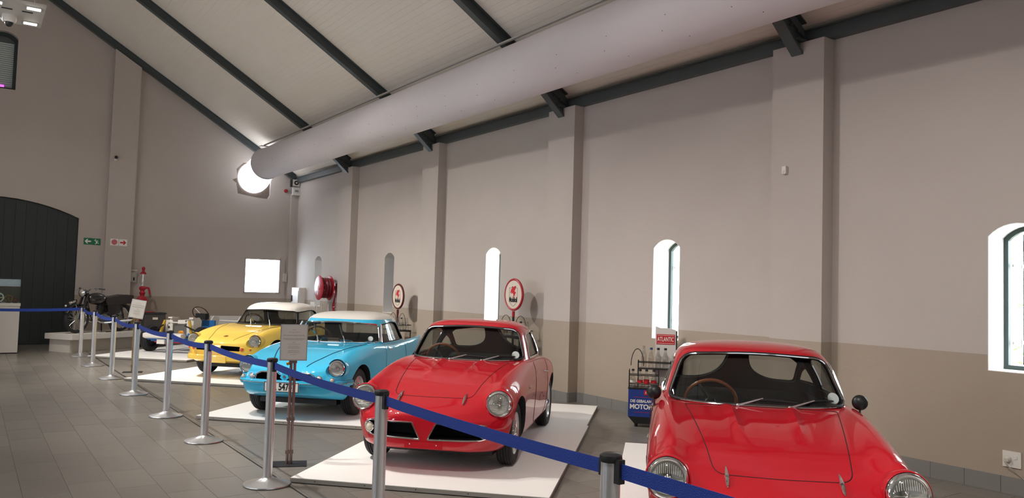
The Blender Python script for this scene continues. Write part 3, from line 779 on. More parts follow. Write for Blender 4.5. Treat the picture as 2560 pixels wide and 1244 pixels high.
    Vd, Fd, _, _ = dome(rings, sc, off=0, **k); bvd = BVHTree.FromPolygons([Vector(v) for v in Vd], Fd)
    c2 = [MB().prism(ws, 0, -1.35, 0).mesh('c', M_GLASS, smooth=False)]
    glaze(rings, sc, c2, k, root, ['windscreen'])
    glaze(rings, sc, [MB().prism(p, 1, a, b_).mesh('c', M_GLASS, smooth=False) for p in (dw, qw) for (a, b_) in ((.3, 1), (-1, -.3))], k, root, ['side_window']*4)
    glaze(rings, sc, [MB().prism(p, 0, -2.8, -1.9).mesh('c', M_GLASS, smooth=False) for p in rw], k, root, ['rear_window']*2)
    MB().tube(project(bvd, ws, 'x', 1, off=.004), .013, closed=True, seg=8).build('windscreen_rubber', M_BLACK, root)
    MB().tube(project(bvd, ws, 'x', 1, off=.013), .0065, closed=True, seg=6).build('windscreen_trim', M_CHROME, root)
    for sg in (1, -1):
        for p in (dw, qw): MB().tube(project(bvd, p, 'y', sg, off=.003), .009, closed=True, seg=6).build('window_trim', M_CHROME, root)
    for p in rw: MB().tube(project(bvd, p, 'x', -1, off=.0), .010, closed=True, seg=6).build('window_rubber', M_BLACK, root)
    # interior
    MB().bb((-2.04, -.555, .24), (-.80, .555, .31)).build('cabin_floor', M_DARK, root)
    b = MB()
    for sg in (1, -1): b.bb((-2.04, sg*.558, .3), (-.8, sg*.54, .85))
    b.prism([(-2.045, .3), (-1.95, .3), (-1.85, .78), (-2.045, .845)], 1, -.555, .555); b.build('cabin_lining', M_LINER, root, smooth=False)
    b = MB(); b.prism(rpoly([(-.66, .60), (-.66, .865), (-.90, .868), (-.97, .82), (-.95, .60)], .03), 1, -.59, .59); b.build('dashboard', M_DARK, root)
    seat(root, -1.45, .29, M_DARK); seat(root, -1.45, -.29, M_DARK)
    steering(root, -1.03, -.30, .85, .185)
    # wipers parked on the glass, pointing to the car's left
    def wsp(y, z, off=.02):
        h = bvd.ray_cast(Vector((2, y, z)), Vector((-1, 0, 0)))[0]; return h+Vector((off, 0, .0))
    for yy in (-.14, .20):
        wiper(root, [Vector((-.665, yy, .885)), wsp(yy+.17, .935, .03), wsp(yy+.10, .925, .02), wsp(yy+.40, .915, .02)])
    # round licence disc behind the glass
    MB().lathe([(.001, 0), (.04, 0), (.04, .003), (.001, .003)], o=wsp(.52, .94, -.03), ax=(1, .3, .5)).build('licence_disc', mat('disc', 'C9D3D0', .5), root)
    MB().bb((-2.75, -.55, .14), (.35, .55, .20)).build('chassis', M_IRON, root, smooth=False)
    for x, nm in ((0, 1), (-2.235, 1)):
        for sg in (1, -1): wheel('wheel', root, x, sg*.63, side=sg)
        MB().cyl((x, -.6, .27), (x, .6, .27), .03).build('axle', M_IRON, root)
    return root
def place(root, org, hd, z=.045):
    root.location = (org[0], org[1], z); root.rotation_euler[2] = R(180+hd)
c1 = make_coupe(); tag(c1, 'red coupe with blue belt across its nose, parked beside the blue roadster', 'car', 'vintage cars on white platforms')
place(c1, (3.81, 6.61), 45)
c2_ = copy_tree(c1); tag(c2_, 'nearest red coupe with two round black wing mirrors, cut off by the right bottom', 'car', 'vintage cars on white platforms')
place(c2_, (4.02, 3.04), 45)
for sg, x, y in ((-1, -.86, -.695), (1, -.86, .685)):
    t = link('wing_mirror', None, c2_, loc=(x, y, .79))
    MB().lathe([(.022, -.0), (.016, .012), (.008, .02)], ax=(0, 0, 1)).tube([(0, 0, 0), (-.005, sg*.008, .05), (-.02, sg*.012, .10)], .007).build('mirror_arm', M_BELTC, t)
    MB().lathe([(.001, .035), (.025, .032), (.045, .018), (.053, .0), (.053, -.008), (.001, -.009)], o=(-.02, sg*.012, .130), ax=(1, 0, .1)).build('mirror_head', M_BELTC, t)

# ---- the roadsters with hard tops (blue and yellow)
DA = [
 (0.690, .02, .44, .04, .445, .05, .45, .04, .46, .03, .465, .02, .468, .47),
 (0.680, .16, .33, .28, .35, .34, .44, .32, .50, .25, .545, .15, .56, .565),
 (0.645, .26, .30, .42, .32, .49, .43, .475, .51, .41, .575, .26, .60, .605),
 (0.580, .36, .28, .52, .30, .585, .43, .58, .53, .53, .61, .34, .635, .64),
 (0.480, .42, .25, .59, .28, .645, .43, .64, .57, .58, .67, .38, .67, .675),
 (0.330, .46, .22, .63, .25, .675, .44, .67, .62, .58, .735, .40, .715, .715),
 (0.120, .48, .19, .65, .22, .700, .45, .695, .66, .59, .78, .42, .77, .77),
 (-0.20, .48, .18, .66, .21, .710, .46, .705, .69, .61, .815, .44, .815, .815),
 (-0.60, .48, .17, .66, .20, .710, .47, .705, .71, .63, .835, .46, .835, .835),
 (-1.00, .48, .17, .66, .20, .705, .47, .70, .72, .64, .825, .46, .835, .835),
 (-1.50, .48, .17, .66, .20, .700, .47, .69, .71, .64, .81, .46, .82, .825),
 (-2.00, .48, .18, .66, .21, .710, .49, .70, .71, .66, .825, .50, .80, .795),
 (-2.40, .46, .21, .64, .26, .710, .51, .70, .72, .67, .845, .52, .77, .75),
 (-2.64, .42, .26, .58, .30, .655, .52, .655, .71, .635, .85, .50, .73, .70),
 (-2.76, .36, .32, .50, .36, .585, .53, .61, .70, .605, .835, .48, .68, .65),
 (-2.80, .20, .44, .30, .46, .40, .54, .42, .60, .42, .64, .34, .60, .59)]
DR = [(.76, -.56, -2.36, .655), (.84, -.62, -2.30, .645), (.94, -.72, -2.22, .615), (1.04, -.82, -2.14, .585), (1.10, -.885, -2.09, .565), (1.145, -.93, -2.05, .545), (1.18, -.99, -1.99, .51), (1.208, -1.07, -1.90, .445), (1.228, -1.17, -1.78, .34), (1.238, -1.28, -1.64, .2), (1.242, -1.40, -1.46, .05)]
def make_roadster(body_m, frame_m, blue):
    root = thing('car', 'x', 'car')
    V, F = loft_body(DA, 7); bvh = BVHTree.FromPolygons([Vector(v) for v in V], F)
    if blue: gr = [rpoly([(-.38, .452), (.38, .452), (.37, .53), (.31, .56), (.10, .568), (.06, .535), (-.06, .535), (-.10, .568), (-.31, .56), (-.37, .53)], .02)]
    else: gr = [rpoly([(s*.06, .46), (s*.40, .46), (s*.40, .535), (s*.06, .545)], .012) for s in (1, -1)]
    common_body(root, V, F, body_m, [(0, .33), (-2.235, .33)], gr, ((-2.0, -.55, .30), (-.70, .55, 1.2)), (.41, .575, .615, .099))
    gt = link('grille', None, root)
    if blue: MB().tube(project(bvh, gr[0], 'x', 1, off=.004, d=.02), .009, closed=True, seg=6).build('grille_surround', M_CHROME, gt)
    b = MB()
    for k in range(7): b.tube([(.52, -.36, .475+.011*k), (.52, .36, .475+.011*k)], .0018, seg=4)
    b.build('grille_mesh', M_IRON, gt, kind='stuff')
    if blue:
        MB().prism([(-.055, .50), (0, .455), (.055, .50), (.03, .56), (-.03, .56)], 0, .665, .70).build('nose_emblem', M_BLUE, root)
        MB().box((.705, 0, .515), (.006, .03, .03), Matrix.Rotation(R(45), 3, 'X')).build('emblem_badge', M_CHROME, root)
    else:
        h = bvh.ray_cast(Vector((.45, 0, 3)), Vector((0, 0, -1)))[0]
        MB().lathe([(.001, .006), (.03, .004), (.04, 0)], o=h+Vector((0, 0, .002)), ax=(.35, 0, 1)).build('nose_badge', mat('gold_badge', 'A8742C', .3, .6), root)
    for sg in (1, -1):
        headlight(root, .50, sg*.575, .615, .098, yaw=sg*.06, pitch=.06, pod=[(.05, -.36), (.092, -.24), (.114, -.12), (.120, -.03), (.114, .008)], podmat=body_m)
        for (yy, zz, rr, ml) in (((.42, .505, .036, M_CHROME), (.56, .49, .026, mat('frosted_lens', 'E0D8C4', .3))) if blue else ((.44, .49, .036, M_AMBER), (.56, .49, .020, M_AMBER))):
            p = plane_on(bvh, sg*yy, zz, 0)
            if p is None: p = Vector((.5, sg*yy, zz))
            lm = link('front_lamp', None, root, loc=p)
            MB().lathe([(rr, -.04), (rr*1.05, .02), (rr*.9, .026)], ax=(1, sg*.25, 0)).build('lamp_ring', M_CHROME if blue else M_YEL, lm)
            MB().lathe([(rr*.92, .02), (rr*.6, .034), (.001, .04)], ax=(1, sg*.25, 0)).build('lamp_lens', M_FLUTE if ml is M_CHROME else ml, lm)
    # bumper blade following the nose
    pts = [(.30, .695), (.46, .665), (.60, .585), (.68, .44), (.72, .22), (.73, 0)]; pts = pts+[(x, -y) for x, y in pts[-2::-1]]; pts = spline(pts, 4)
    bp = link('bumper', None, root); z0, z1 = (.405, .475) if blue else (.295, .385)
    b = MB(); n = len(pts)
    prof = [(-.02, z0), (.012, z0+.004), (.022, z0+(z1-z0)*.45), (.014, z1-.004), (-.02, z1)]
    for i, (x, y) in enumerate(pts):
        a = pts[max(0, i-1)]; c = pts[min(n-1, i+1)]; tx, ty = c[0]-a[0], c[1]-a[1]; L = math.hypot(tx, ty); nx, ny = -ty/L, tx/L
        if nx < 0 and x > .6: nx, ny = -nx, -ny
        if (x-.0)*nx+y*ny < 0: nx, ny = -nx, -ny
        for (o, z) in prof: b.v.append((x+nx*o, y+ny*o, z))
    q = len(prof)
    for i in range(n-1):
        for j in range(q): b.f.append((i*q+j, i*q+(j+1) % q, (i+1)*q+(j+1) % q, (i+1)*q+j)); b.m.append(0)
    b.f += [tuple(range(q)), tuple((n-1)*q+j for j in range(q))]; b.m += [0, 0]
    b.build('bumper_blade', body_m, bp)
    if blue: MB().tube([(x*1.0+.026*(x/.73), y*1.035, z0+.036) for x, y in pts], .005, seg=6).build('bumper_strip', M_CHROME, bp)
    # number plate
    if blue:
        pl = link('number_plate', None, root, loc=(.765, 0, .40))
        MB().box((0, 0, 0), (.008, .43, .115)).build('plate_board', mat('plate_white', 'DCDCD8', .5), pl, smooth=False)
        b = MB()
        for (a, c) in (((.003, -.215, .052), (.007, .215, .0575)), ((.003, -.215, -.0575), (.007, .215, -.052)), ((.003, -.215, -.057), (.007, -.209, .057)), ((.003, .209, -.057), (.007, .215, .057))): b.bb(a, c)
        b.build('plate_border', M_TEXTK, pl, smooth=False)
        text_obj('plate_lettering', 'CA 54747', .115, M_TEXTK, pl, frame_mtx((.005, 0, -.002), (0, 1, 0), (0, 0, 1)), sx=.74, bold=.0035)
    else:
        MB().box((.752, 0.03, .315), (.012, .34, .10)).build('plate_holder', M_YEL, root, smooth=False)
    # bonnet gaps
    hp = [(-.52, .56), (-.30, .50), (0, .42), (.25, .34), (.45, .27), (.60, .23)]
    for sg in (1, -1):
        MB().tube(project(bvh, [(x, sg*y) for x, y in spline(hp, 4)], 'z', 1, closed=False, off=.001, d=.04), .0055 if blue else .003, seg=5).build('bonnet_gap', M_GAP if not blue else mat('blue_gap', '0A3550', .7), root)
        dp = rpoly([(-.92, .82), (-.88, .34), (-.96, .28), (-1.75, .28), (-1.82, .36), (-1.80, .80)], .06)
        MB().tube(project(bvh, dp[2:-2], 'y', sg, closed=False, off=.0005, d=.04), .0028, seg=5).build('door_gap', M_GAP if not blue else mat('blue_gap', '0A3550', .7), root)
        h = project(bvh, [(-1.02, .74), (-1.14, .745)], 'y', sg, closed=False, off=.02, d=1)
        if len(h) == 2:
            dh = link('door_handle', None, root); MB().tube([h[0]+Vector((0, -sg*.03, .05)), h[0], h[1]], [.005, .009, .006], seg=6).build('handle_bar', M_CHROME, dh)
    # hard top
    rings = dense_rings(DR, 3); sc = -1.38; k = dict(taper=.06, nf=3.4, nr=3.6)
    ws = rpoly([(-.60, .85), (0, .842), (.60, .85), (.525, 1.085), (0, 1.112), (-.525, 1.085)], [.04, .3, .04, .05, .3, .05])
    dw = rpoly([(-.93, .845), (-1.06, 1.075), (-1.50, 1.105), (-1.72, 1.085), (-1.88, .845)], [.02, .05, .1, .08, .02])
    rw = rpoly([(-.45, .88), (.45, .88), (.41, 1.08), (-.41, 1.08)], [.06, .06, .07, .07])
    cut = [MB().prism(ws, 0, -1.3, 0).mesh('c', M_BLACK, smooth=False)]+[MB().prism(dw, 1, a, c).mesh('c', M_BLACK, smooth=False) for a, c in ((.3, 1), (-1, -.3))]+[MB().prism(rw, 0, -2.6, -1.7).mesh('c', M_BLACK, smooth=False)]
    shm = shell(rings, sc, 0, .028, **k); sp = 1.15 if blue else 1.075
    for i, f in enumerate(shm.f):
        if shm.m[i] == 0:
            zz = sum(shm.v[j][2] for j in f)/len(f); xx = sum(shm.v[j][0] for j in f)/len(f)
            low = zz < (sp if xx > -1.5 else (1.10 if blue else .0))
            shm.m[i] = 3 if low else 0
    sh = shm.mesh('s', [M_WHITE, M_LINER, M_BLACK, frame_m], smooth=False)
    tp = boolean(sh, cut); fin(tp, 32); link('hard_top', tp, root)
    Vd, Fd, _, _ = dome(rings, sc, off=0, **k); bvd = BVHTree.FromPolygons([Vector(v) for v in Vd], Fd)
    glaze(rings, sc, [MB().prism(ws, 0, -1.3, 0).mesh('c', M_GLASS, smooth=False), MB().prism(rw, 0, -2.6, -1.7).mesh('c', M_GLASS, smooth=False)], k, root, ['windscreen', 'rear_window'])
    glaze(rings, sc, [MB().prism(dw, 1, a, c).mesh('c', M_GLASS, smooth=False) for a, c in ((.3, 1), (-1, -.3))], k, root, ['side_window']*2)
    MB().tube(project(bvd, ws, 'x', 1, off=.004), .012, closed=True, seg=8).build('windscreen_frame', M_CHROME if blue else M_BLACK, root)
    if blue:
        for sg in (1, -1): MB().tube([(-.86, sg*.635, .85), (-.90, sg*.62, .93), (-.99, sg*.575, 1.09)], [.022, .015, .011], seg=8).build('windscreen_pillar', M_CHROME, root)
    for sg in (1, -1): MB().tube(project(bvd, dw, 'y', sg, off=.0), .008, closed=True, seg=6).build('window_rubber', M_BLACK, root)
    MB().bb((-1.99, -.545, .24), (-.72, .545, .31)).build('cabin_floor', M_DARK, root)
    b = MB()
    for sg in (1, -1): b.bb((-1.99, sg*.548, .3), (-.72, sg*.53, .79))
    b.prism([(-1.995, .3), (-1.92, .3), (-1.84, .74), (-1.995, .78)], 1, -.545, .545); b.build('cabin_lining', M_LINER if not blue else M_DARK, root, smooth=False)
    MB().prism(rpoly([(-.60, .58), (-.60, .825), (-.82, .83), (-.88, .78), (-.86, .58)], .03), 1, -.56, .56).build('dashboard', body_m, root)
    seat(root, -1.4, .27, body_m if blue else M_DARK); seat(root, -1.4, -.27, body_m if blue else M_DARK)
    steering(root, -.96, -.30, .86, .19, mat('dark_wood_rim', '4A2E22', .4))
    def wsp(y, z, off=.02):
        h = bvd.ray_cast(Vector((2, y, z)), Vector((-1, 0, 0)))[0]; return h+Vector((off, 0, 0))
    for yy in (-.16, .22):
        wiper(root, [Vector((-.60, yy, .845)), wsp(yy-.06, .93, .03), wsp(yy-.05, .90, .02), wsp(yy-.18, 1.07, .02)])
    if blue:
        MB().lathe([(.001, 0), (.035, 0), (.035, .003), (.001, .003)], o=wsp(.50, .895, -.03), ax=(1, .3, .5)).build('licence_disc', mat('disc', 'C9D3D0', .5), root)
        MB().box((-.70, .02, .87), (.03, .16, .06)).build('rear_view_mirror', M_CHROME, root)
    MB().bb((-2.7, -.5, .15), (.30, .5, .21)).build('chassis', M_IRON, root, smooth=False)
    for x in (0, -2.235):
        for sg in (1, -1): wheel('wheel', root, x, sg*.60, side=sg)
        MB().cyl((x, -.58, .27), (x, .58, .27), .03).build('axle', M_IRON, root)
    return root
c3_ = make_roadster(M_BLUE, M_BLUE, True); tag(c3_, 'light blue roadster with white hard top and white number plate', 'car', 'vintage cars on white platforms'); place(c3_, (3.65, 9.787), 45.5)
c4_ = make_roadster(M_YEL, M_BLACK, False); tag(c4_, 'yellow roadster with white hard top and orange front lamps', 'car', 'vintage cars on white platforms'); place(c4_, (4.006, 14.171), 43.2)
#@@REST
# ------------------------------------------------------------------ display platforms of white boards
def platform(org, hd, s1, w0, w1, L, n, label):
    """s1 front edge, boards run back from it; car-space frame of the car standing on it"""
    t = thing('display_platform', label, 'platform', (org[0], org[1], 0), R(180+hd), 'white display platforms')
    pl = L/n
    for i in range(n):
        a, c = s1-(i+1)*pl+.003, s1-i*pl
        jx = [0, .012, -.01][i % 3]
        b = MB(); b.bb((a, w0+jx, .008), (c, w1+jx, .045)); b.build('board', M_PLAT, t, smooth=False)
        b = MB()
        for y in (w0+jx, w1+jx): b.bb((a, y-.004, .008), (c, y+.004, .041))
        if i == 0: b.bb((c-.004, w0, .008), (c+.004, w1, .041))
        b.build('board_edge', M_PEDGE, t, smooth=False)
    b = MB()
    for k in range(5):
        y = w0+(w1-w0)*(k+.5)/5; b.cyl((s1+.003, y, .026), (s1+.006, y, .026), .005, 6)
    b.build('screw_head', M_IRON, t, kind='stuff')
    MB().bb((s1-L+.05, w0+.05, 0), (s1-.05, w1-.05, .012)).build('batten', M_IRON, t, smooth=False)
    return t
platform((3.81, 6.61), 45, 1.08, -1.02, 1.17, 5.17, 3, 'white board platform under the red coupe in the middle')
platform((4.02, 3.04), 45, 1.08, -1.0, 1.3, 4.90, 3, 'white board platform under the nearest red coupe')
platform((3.64, 9.80), 45, 1.51-.85+.07, -1.08, 1.18, 4.7, 3, 'white board platform under the light blue roadster')
platform((3.97, 14.20), 45, .0+1.265, -1.26, .93, 4.7, 3, 'white board platform under the yellow roadster')
platform((3.92, 18.88), 47, 1.55, -1.0, 1.2, 4.1, 3, 'white board platform under the bare chassis')
# ------------------------------------------------------------------ belt barriers
posts = [(2.11, .30), (2.13, 2.37), (2.11, 4.42), (2.135, 6.59), (2.12, 8.65), (2.09, 10.40), (2.07, 12.53), (2.05, 14.57), (2.03, 16.76), (2.04, 18.83)]
def post(x, y, label):
    t = thing('barrier_post', label, 'barrier post', (x, y, 0), 0, 'steel belt barrier posts')
    MB().lathe([(.001, 0), (.185, 0), (.192, .008), (.190, .016), (.17, .022), (.10, .040), (.05, .058), (.042, .066), (.001, .066)], seg=40).build('base', M_CHROME2, t)
    MB().lathe([(.039, .06), (.039, 1.02)], seg=28).build('pole', M_POST, t)
    MB().lathe([(.001, 1.045), (.030, 1.045), (.044, 1.038), (.046, 1.020), (.042, 1.012), (.001, 1.012)], seg=24).build('cap', M_BELTC, t)
    MB().box((.0, -.050, .982), (.030, .032, .092)).build('belt_cassette', M_BELTC, t); MB().box((0, .046, .985), (.03, .018, .068)).build('belt_clip', M_BELTC, t)
    return t
M_POST = mat('polished_steel', 'D6D6D8', .30, .75)
lab = ['steel barrier post out of view behind the camera', 'nearest steel barrier post, between the two red coupes', 'second nearest steel barrier post, in front of the red coupe headlamp',
       'steel barrier post in front of the number plate, beside the sign stand', 'steel barrier post fourth from the camera, left of the blue roadster', 'steel barrier post before the white chassis arms, left of the yellow roadster',
       'steel barrier post just left of the chassis wheel', 'steel barrier post third from the far end, before the motorcycle back wheel', 'steel barrier post second from the far end, before the motorcycle engine', 'farthest steel barrier post, before the motorcycle front wheel']
for (x, y), l in zip(posts, lab): post(x, y, l)
post(-.35, 18.75, 'steel barrier post out of view left of the glass case')
def belt(a, c, sag, label):
    P0, P1 = Vector((a[0], a[1], .985)), Vector((c[0], c[1], .985)); d = (P1-P0).normalized(); P0 += d*.048; P1 -= d*.066
    n = 16; nr = Vector((-d.y, d.x, 0))*.0012; b = MB()
    for i in range(n+1):
        t = i/n; p = P0.lerp(P1, t); p.z -= sag*4*t*(1-t)
        for (u, h) in ((1, .029), (-1, .029), (-1, -.029), (1, -.029)): b.v.append(tuple(p+nr*u+Vector((0, 0, h))))
    for i in range(n):
        for j in range(4): b.f.append((i*4+j, i*4+(j+1) % 4, i*4+4+(j+1) % 4, i*4+4+j)); b.m.append(0)
    b.f += [(0, 1, 2, 3), (n*4+3, n*4+2, n*4+1, n*4)]; b.m += [0, 0]
    link('barrier_belt', b.mesh('barrier_belt', M_BELT, 20), None, label, 'belt', 'blue barrier belts')
bl = ['blue belt leaving the nearest post at the bottom, crossing the nearest red coupe', 'blue belt across the nose of the middle red coupe', 'blue belt across the bumper of the light blue roadster',
      'blue belt between the yellow and the light blue car headlamps', 'blue belt across the nose of the yellow roadster', 'blue belt passing before the chassis tyre', 'blue belt hanging just below the leaning white sign', 'blue belt passing before the motorcycle engine', 'short blue belt between the two farthest posts in the row']
for i in range(9): belt(posts[i], posts[i+1], [.0, .012, .02, .02, .03, .03, .045, .04, .04][i], bl[i])
belt(posts[9], (-.35, 18.75), .03, 'blue belt running left from the farthest post past the glass case')
# ------------------------------------------------------------------ information sign stands
def info(x, y, rz, tilt, label, pm):
    t = thing('sign_stand', label, 'sign stand', (x, y, 0), rz, 'sign stands')
    MB().bb((-.16, -.12, 0), (.16, .12, .006)).build('base_plate', M_IRON, t, smooth=False)
    for s in (-1, 1): MB().cyl((s*.017, 0, .006), (s*.017, 0, .96), .0135, 12).build('tube', pm, t)
    for z in (.10, .40, .93): MB().bb((-.036, -.018, z), (.036, .018, z+.03)).build('clamp', pm, t)
    MB().ball((-.045, -.01, .925), .016).build('knob', mat('brass_knob', 'B08A3C', .3, .9), t)
    p = link('sign_panel', None, t, loc=(0, -.02, .955)); p.rotation_euler = (R(tilt[0]), R(tilt[1]), 0)
    MB().bb((-.122, -.006, 0), (.122, 0, .335)).build('sign_frame', M_CHROME2, p, smooth=False)
    MB().bb((-.114, -.009, .010), (.114, -.0055, .327)).build('paper', M_PAPER, p, smooth=False)
    b = MB(); rn = random.Random(5)
    for (z, wd) in ((.285, .03), (.262, .10), (.235, .19), (.228, .20), (.205, .20), (.198, .20), (.191, .16), (.168, .03), (.150, .11), (.132, .09), (.122, .12), (.112, .10), (.092, .09), (.082, .11), (.072, .10), (.055, .05)):
        x0 = -wd/2
        while x0 < wd/2:
            l = rn.uniform(.004, .014); b.bb((x0, -.0096, z), (min(x0+l, wd/2), -.009, z+.0032)); x0 += l+.004
    b.build('print_lines', M_GRYTX, p, smooth=False, kind='stuff')
    return t
info(2.54, 7.24, R(-20), (3, 0), 'grey printed sign on a twin tube stand before the light blue car', mat('twin_tube', '9C8580', .25, .9))
info(2.51, 15.44, R(-14), (-8, 9), 'white printed sign leaning on a stand before the black cabinet', mat('bronze_tube', 'A89070', .3, .8))
# ------------------------------------------------------------------ things on the right wall
def smooth_poly(pts, n=4): return spline(pts, n, True)
HORSE = [(-.055, .030), (-.048, .052), (-.030, .060), (-.022, .080), (-.034, .078), (-.026, .090), (-.012, .088), (-.006, .070), (.004, .078), (.020, .090), (.058, .094), (.046, .082), (.056, .076), (.040, .068), (.050, .060), (.032, .052), (.040, .044), (.022, .038), (.030, .026), (.036, .020), (.050, .022), (.056, .006), (.044, .010), (.040, -.004), (.030, -.016), (.036, -.034), (.026, -.030), (.018, -.008), (.016, -.022), (.006, -.042), (.012, -.056), (.002, -.050), (-.002, -.034), (.004, -.014), (-.008, .002), (-.026, .010), (-.038, -.002), (-.054, .000), (-.044, .006), (-.034, .010), (-.044, .018), (-.062, .006), (-.070, .012), (-.058, .022)]
def bottle(parent_label, x, y, z, h=.26, r=.038, capm=None, tint=None):
    t = thing('oil_bottle', parent_label, 'bottle', (x, y, z), 0, None)
    MB().lathe([(.001, .002), (r*.95, .002), (r, .01), (r, h*.50), (r*.93, h*.58), (r*.55, h*.76), (r*.40, h*.86), (r*.40, h*.95), (r*.46, h*.96), (r*.46, h)], seg=18).build('glass_body', tint or M_BOTTLE, t)
    if capm: MB().lathe([(r*.5, h*.93), (r*.52, h*1.0), (r*.45, h*1.035), (.001, h*1.035)], seg=14).build('cap', capm, t)
    return t
def roundsign(y, zc_, rimm, postm, label, rack_label, X=7.35):
    t = thing('round_sign', label, 'sign', (X, y, 0), 0)
    MB().lathe([(.001, -.012), (.245, -.012), (.25, 0), (.245, .012), (.001, .012)], o=(0, 0, zc_), ax=(1, 0, 0), seg=48).build('disc', M_CREAM, t)
    MB().tube([(0, .245*math.cos(a), zc_+.245*math.sin(a)) for a in [2*math.pi*k/40 for k in range(40)]], .021, closed=True, seg=8).build('rim', rimm, t)
    MB().cyl((0, 0, zc_-.27), (0, 0, zc_-.36), .024).build('collar', rimm, t)
    MB().cyl((0, 0, .02), (0, 0, zc_-.35), .019).build('post', postm, t)
    MB().lathe([(.001, 0), (.2, 0), (.2, .02), (.03, .05), (.001, .05)], seg=28).build('base', M_IRON, t)
    F = frame_mtx((-.0135, 0, zc_), (0, -1, 0), (0, 0, 1))
    b = MB(); b.prism([(p[0]*1.35, p[1]*1.35+.015) for p in HORSE], 2, 0, .0015); me = b.mesh('winged_horse', M_SIGNR, smooth=False); me.transform(F); link('winged_horse', me, t)
    sh = [(-.11, .115), (-.075, .108), (0, .122), (.075, .108), (.11, .115), (.112, -.05), (.10, -.12), (.05, -.165), (0, -.19), (-.05, -.165), (-.10, -.12), (-.112, -.05)]
    me = MB().tube([(p[0], p[1], .0006) for p in sh], .0022, closed=True, seg=4).mesh('shield_line', M_TEXTK); me.transform(F); link('shield_line', me, t)
    text_obj('lettering', 'Mobiloil', .115, M_TEXTK, t, frame_mtx((-.0150, 0, zc_-.085), (0, -1, 0), (0, 0, 1)), sx=.62, bold=.0035)
    # wire racks of glass bottles on both sides of the post
    rk = thing('bottle_rack', rack_label, 'rack', (X, y, 0), 0)
    zb = zc_-.68
    for s in (-1, 1):
        cy = s*.21
        fr = [(-.13, cy-.16), (.13, cy-.16), (.13, cy+.16), (-.13, cy+.16)]
        b = MB()
        for z in (zb, zb+.11): b.tube([(p[0], p[1], z) for p in fr], .006, closed=True, seg=6)
        b.tube([(-.13, cy, zb), (.13, cy, zb)], .005, seg=6); b.build('wire_frame', M_IRON, rk)
        b = MB().bb((-.13, cy-.16, zb-.02), (.13, cy+.16, zb)); b.build('tray', M_IRON, rk, smooth=False)
        MB().tube([(0, cy+.16*math.cos(a), zb+.10+.24*math.sin(a)) for a in [math.pi*k/14 for k in range(15)]], .005, seg=6).build('handle', M_IRON, rk)
    b = MB()
    for px, py in ((-.12, -.36), (-.12, .36), (.12, -.36), (.12, .36)): b.cyl((px, py, 0), (px, py, zb), .010, 8)
    b.build('legs', M_IRON, rk, kind='stuff')
    k = 0
    for s in (-1, 1):
        for ix in (-1, 1):
            for iy in (-1, 0, 1):
                hh = .31 if (s == 1 and iy == 0 and ix == 1) else .25
                bt = bottle('%s glass oil bottle from the left, %s row, under the %s round sign' % (['first', 'second', 'third', 'fourth', 'fifth', 'sixth'][5-(3*(s > 0)+iy+1) if False else (2-(iy+1))+(3 if s < 0 else 0)], 'front' if ix < 0 else 'back', 'nearer' if y < 12 else 'farther'), X+ix*.065, y+s*.21+iy*.10, zb+.001, hh, .036, M_TEXTK if (iy == s and ix == -1) else None)
                bt['group'] = 'oil bottles under the %s round sign' % ('nearer' if y < 12 else 'farther'); k += 1
    return t
roundsign(10.61, 1.585, M_REDPL, M_IRON, 'round cream sign with bright red rim and winged horse beside the lit window', 'black wire bottle rack below the red rimmed round sign')
roundsign(14.80, 1.45, M_RUST, M_RUST, 'smaller looking round sign with dark brown rim behind the light blue car', 'black wire bottle rack below the brown rimmed round sign')
# blue oil cabinet with bottle racks and sign board
T = thing('oil_cabinet', 'blue oil cabinet with white lettering standing by the right wall', 'cabinet', (7.22, 7.32, 0), R(-45))   # local -y faces the viewer
MBLU = mat('cabinet_blue', '223E8E', .4, noise=.05)
MB().bb((-.27, -.16, .12), (.27, .16, .44)).build('body', MBLU, T, smooth=False)
MB().prism([(-.27, .12), (-.19, .04), (.19, .04), (.27, .12)], 1, -.16, .16).build('foot', M_IRON, T, smooth=False)
b = MB(); [b.cyl((sx*.17, sy*.11, 0), (sx*.17, sy*.11, .05), .02, 10) for sx in (-1, 1) for sy in (-1, 1)]; b.build('castors', M_IRON, T, kind='stuff')
MB().bb((-.275, -.165, .44), (.275, .165, .452)).build('lid', M_IRON, T, smooth=False)
fm = lambda x, z, y=-.1615: frame_mtx((x, y, z), (1, 0, 0), (0, 0, 1))
MB().bb((-.075, -.164, .375), (.075, -.160, .43)).build('small_label', M_SIGNR, T, smooth=False)
text_obj('label_lettering', 'ATLANTIC', .036, M_TEXTW, T, fm(0, .402, -.1645), sx=.72, bold=.0008)
text_obj('cabinet_lettering', 'DIE GEBALAN', .045, M_TEXTW, T, fm(-.245, .30), sx=.95, align='LEFT', bold=.0015)
text_obj('cabinet_lettering', 'MOTOR', .075, M_TEXTW, T, fm(-.25, .235), sx=1.02, align='LEFT', bold=.003)
MB().bb((-.20, -.162, .345), (.20, -.160, .349)).build('red_line', M_SIGNR, T, smooth=False); MB().bb((-.20, -.162, .17), (.20, -.160, .174)).build('red_line', M_SIGNR, T, smooth=False)
b = MB()
for z in (.50, .60): b.tube([(-.265, -.155, z), (.10, -.155, z), (.10, .0, z), (-.265, 0, z)], .005, closed=True, seg=6)
for p in ((-.265, -.155), (.10, -.155), (.10, 0), (-.265, 0)): b.cyl((p[0], p[1], .45), (p[0], p[1], .66), .005, 6)
b.build('lower_rack', M_IRON, T)
b = MB(); b.bb((-.16, .0, .66), (.25, .15, .672))
b.tube([(-.16, 0, .74), (.25, 0, .74), (.25, .15, .74), (-.16, .15, .74)], .005, closed=True, seg=6)
for p in ((-.16, 0), (.25, 0), (.25, .15), (-.16, .15)): b.cyl((p[0], p[1], .45), (p[0], p[1], .76), .006, 6)
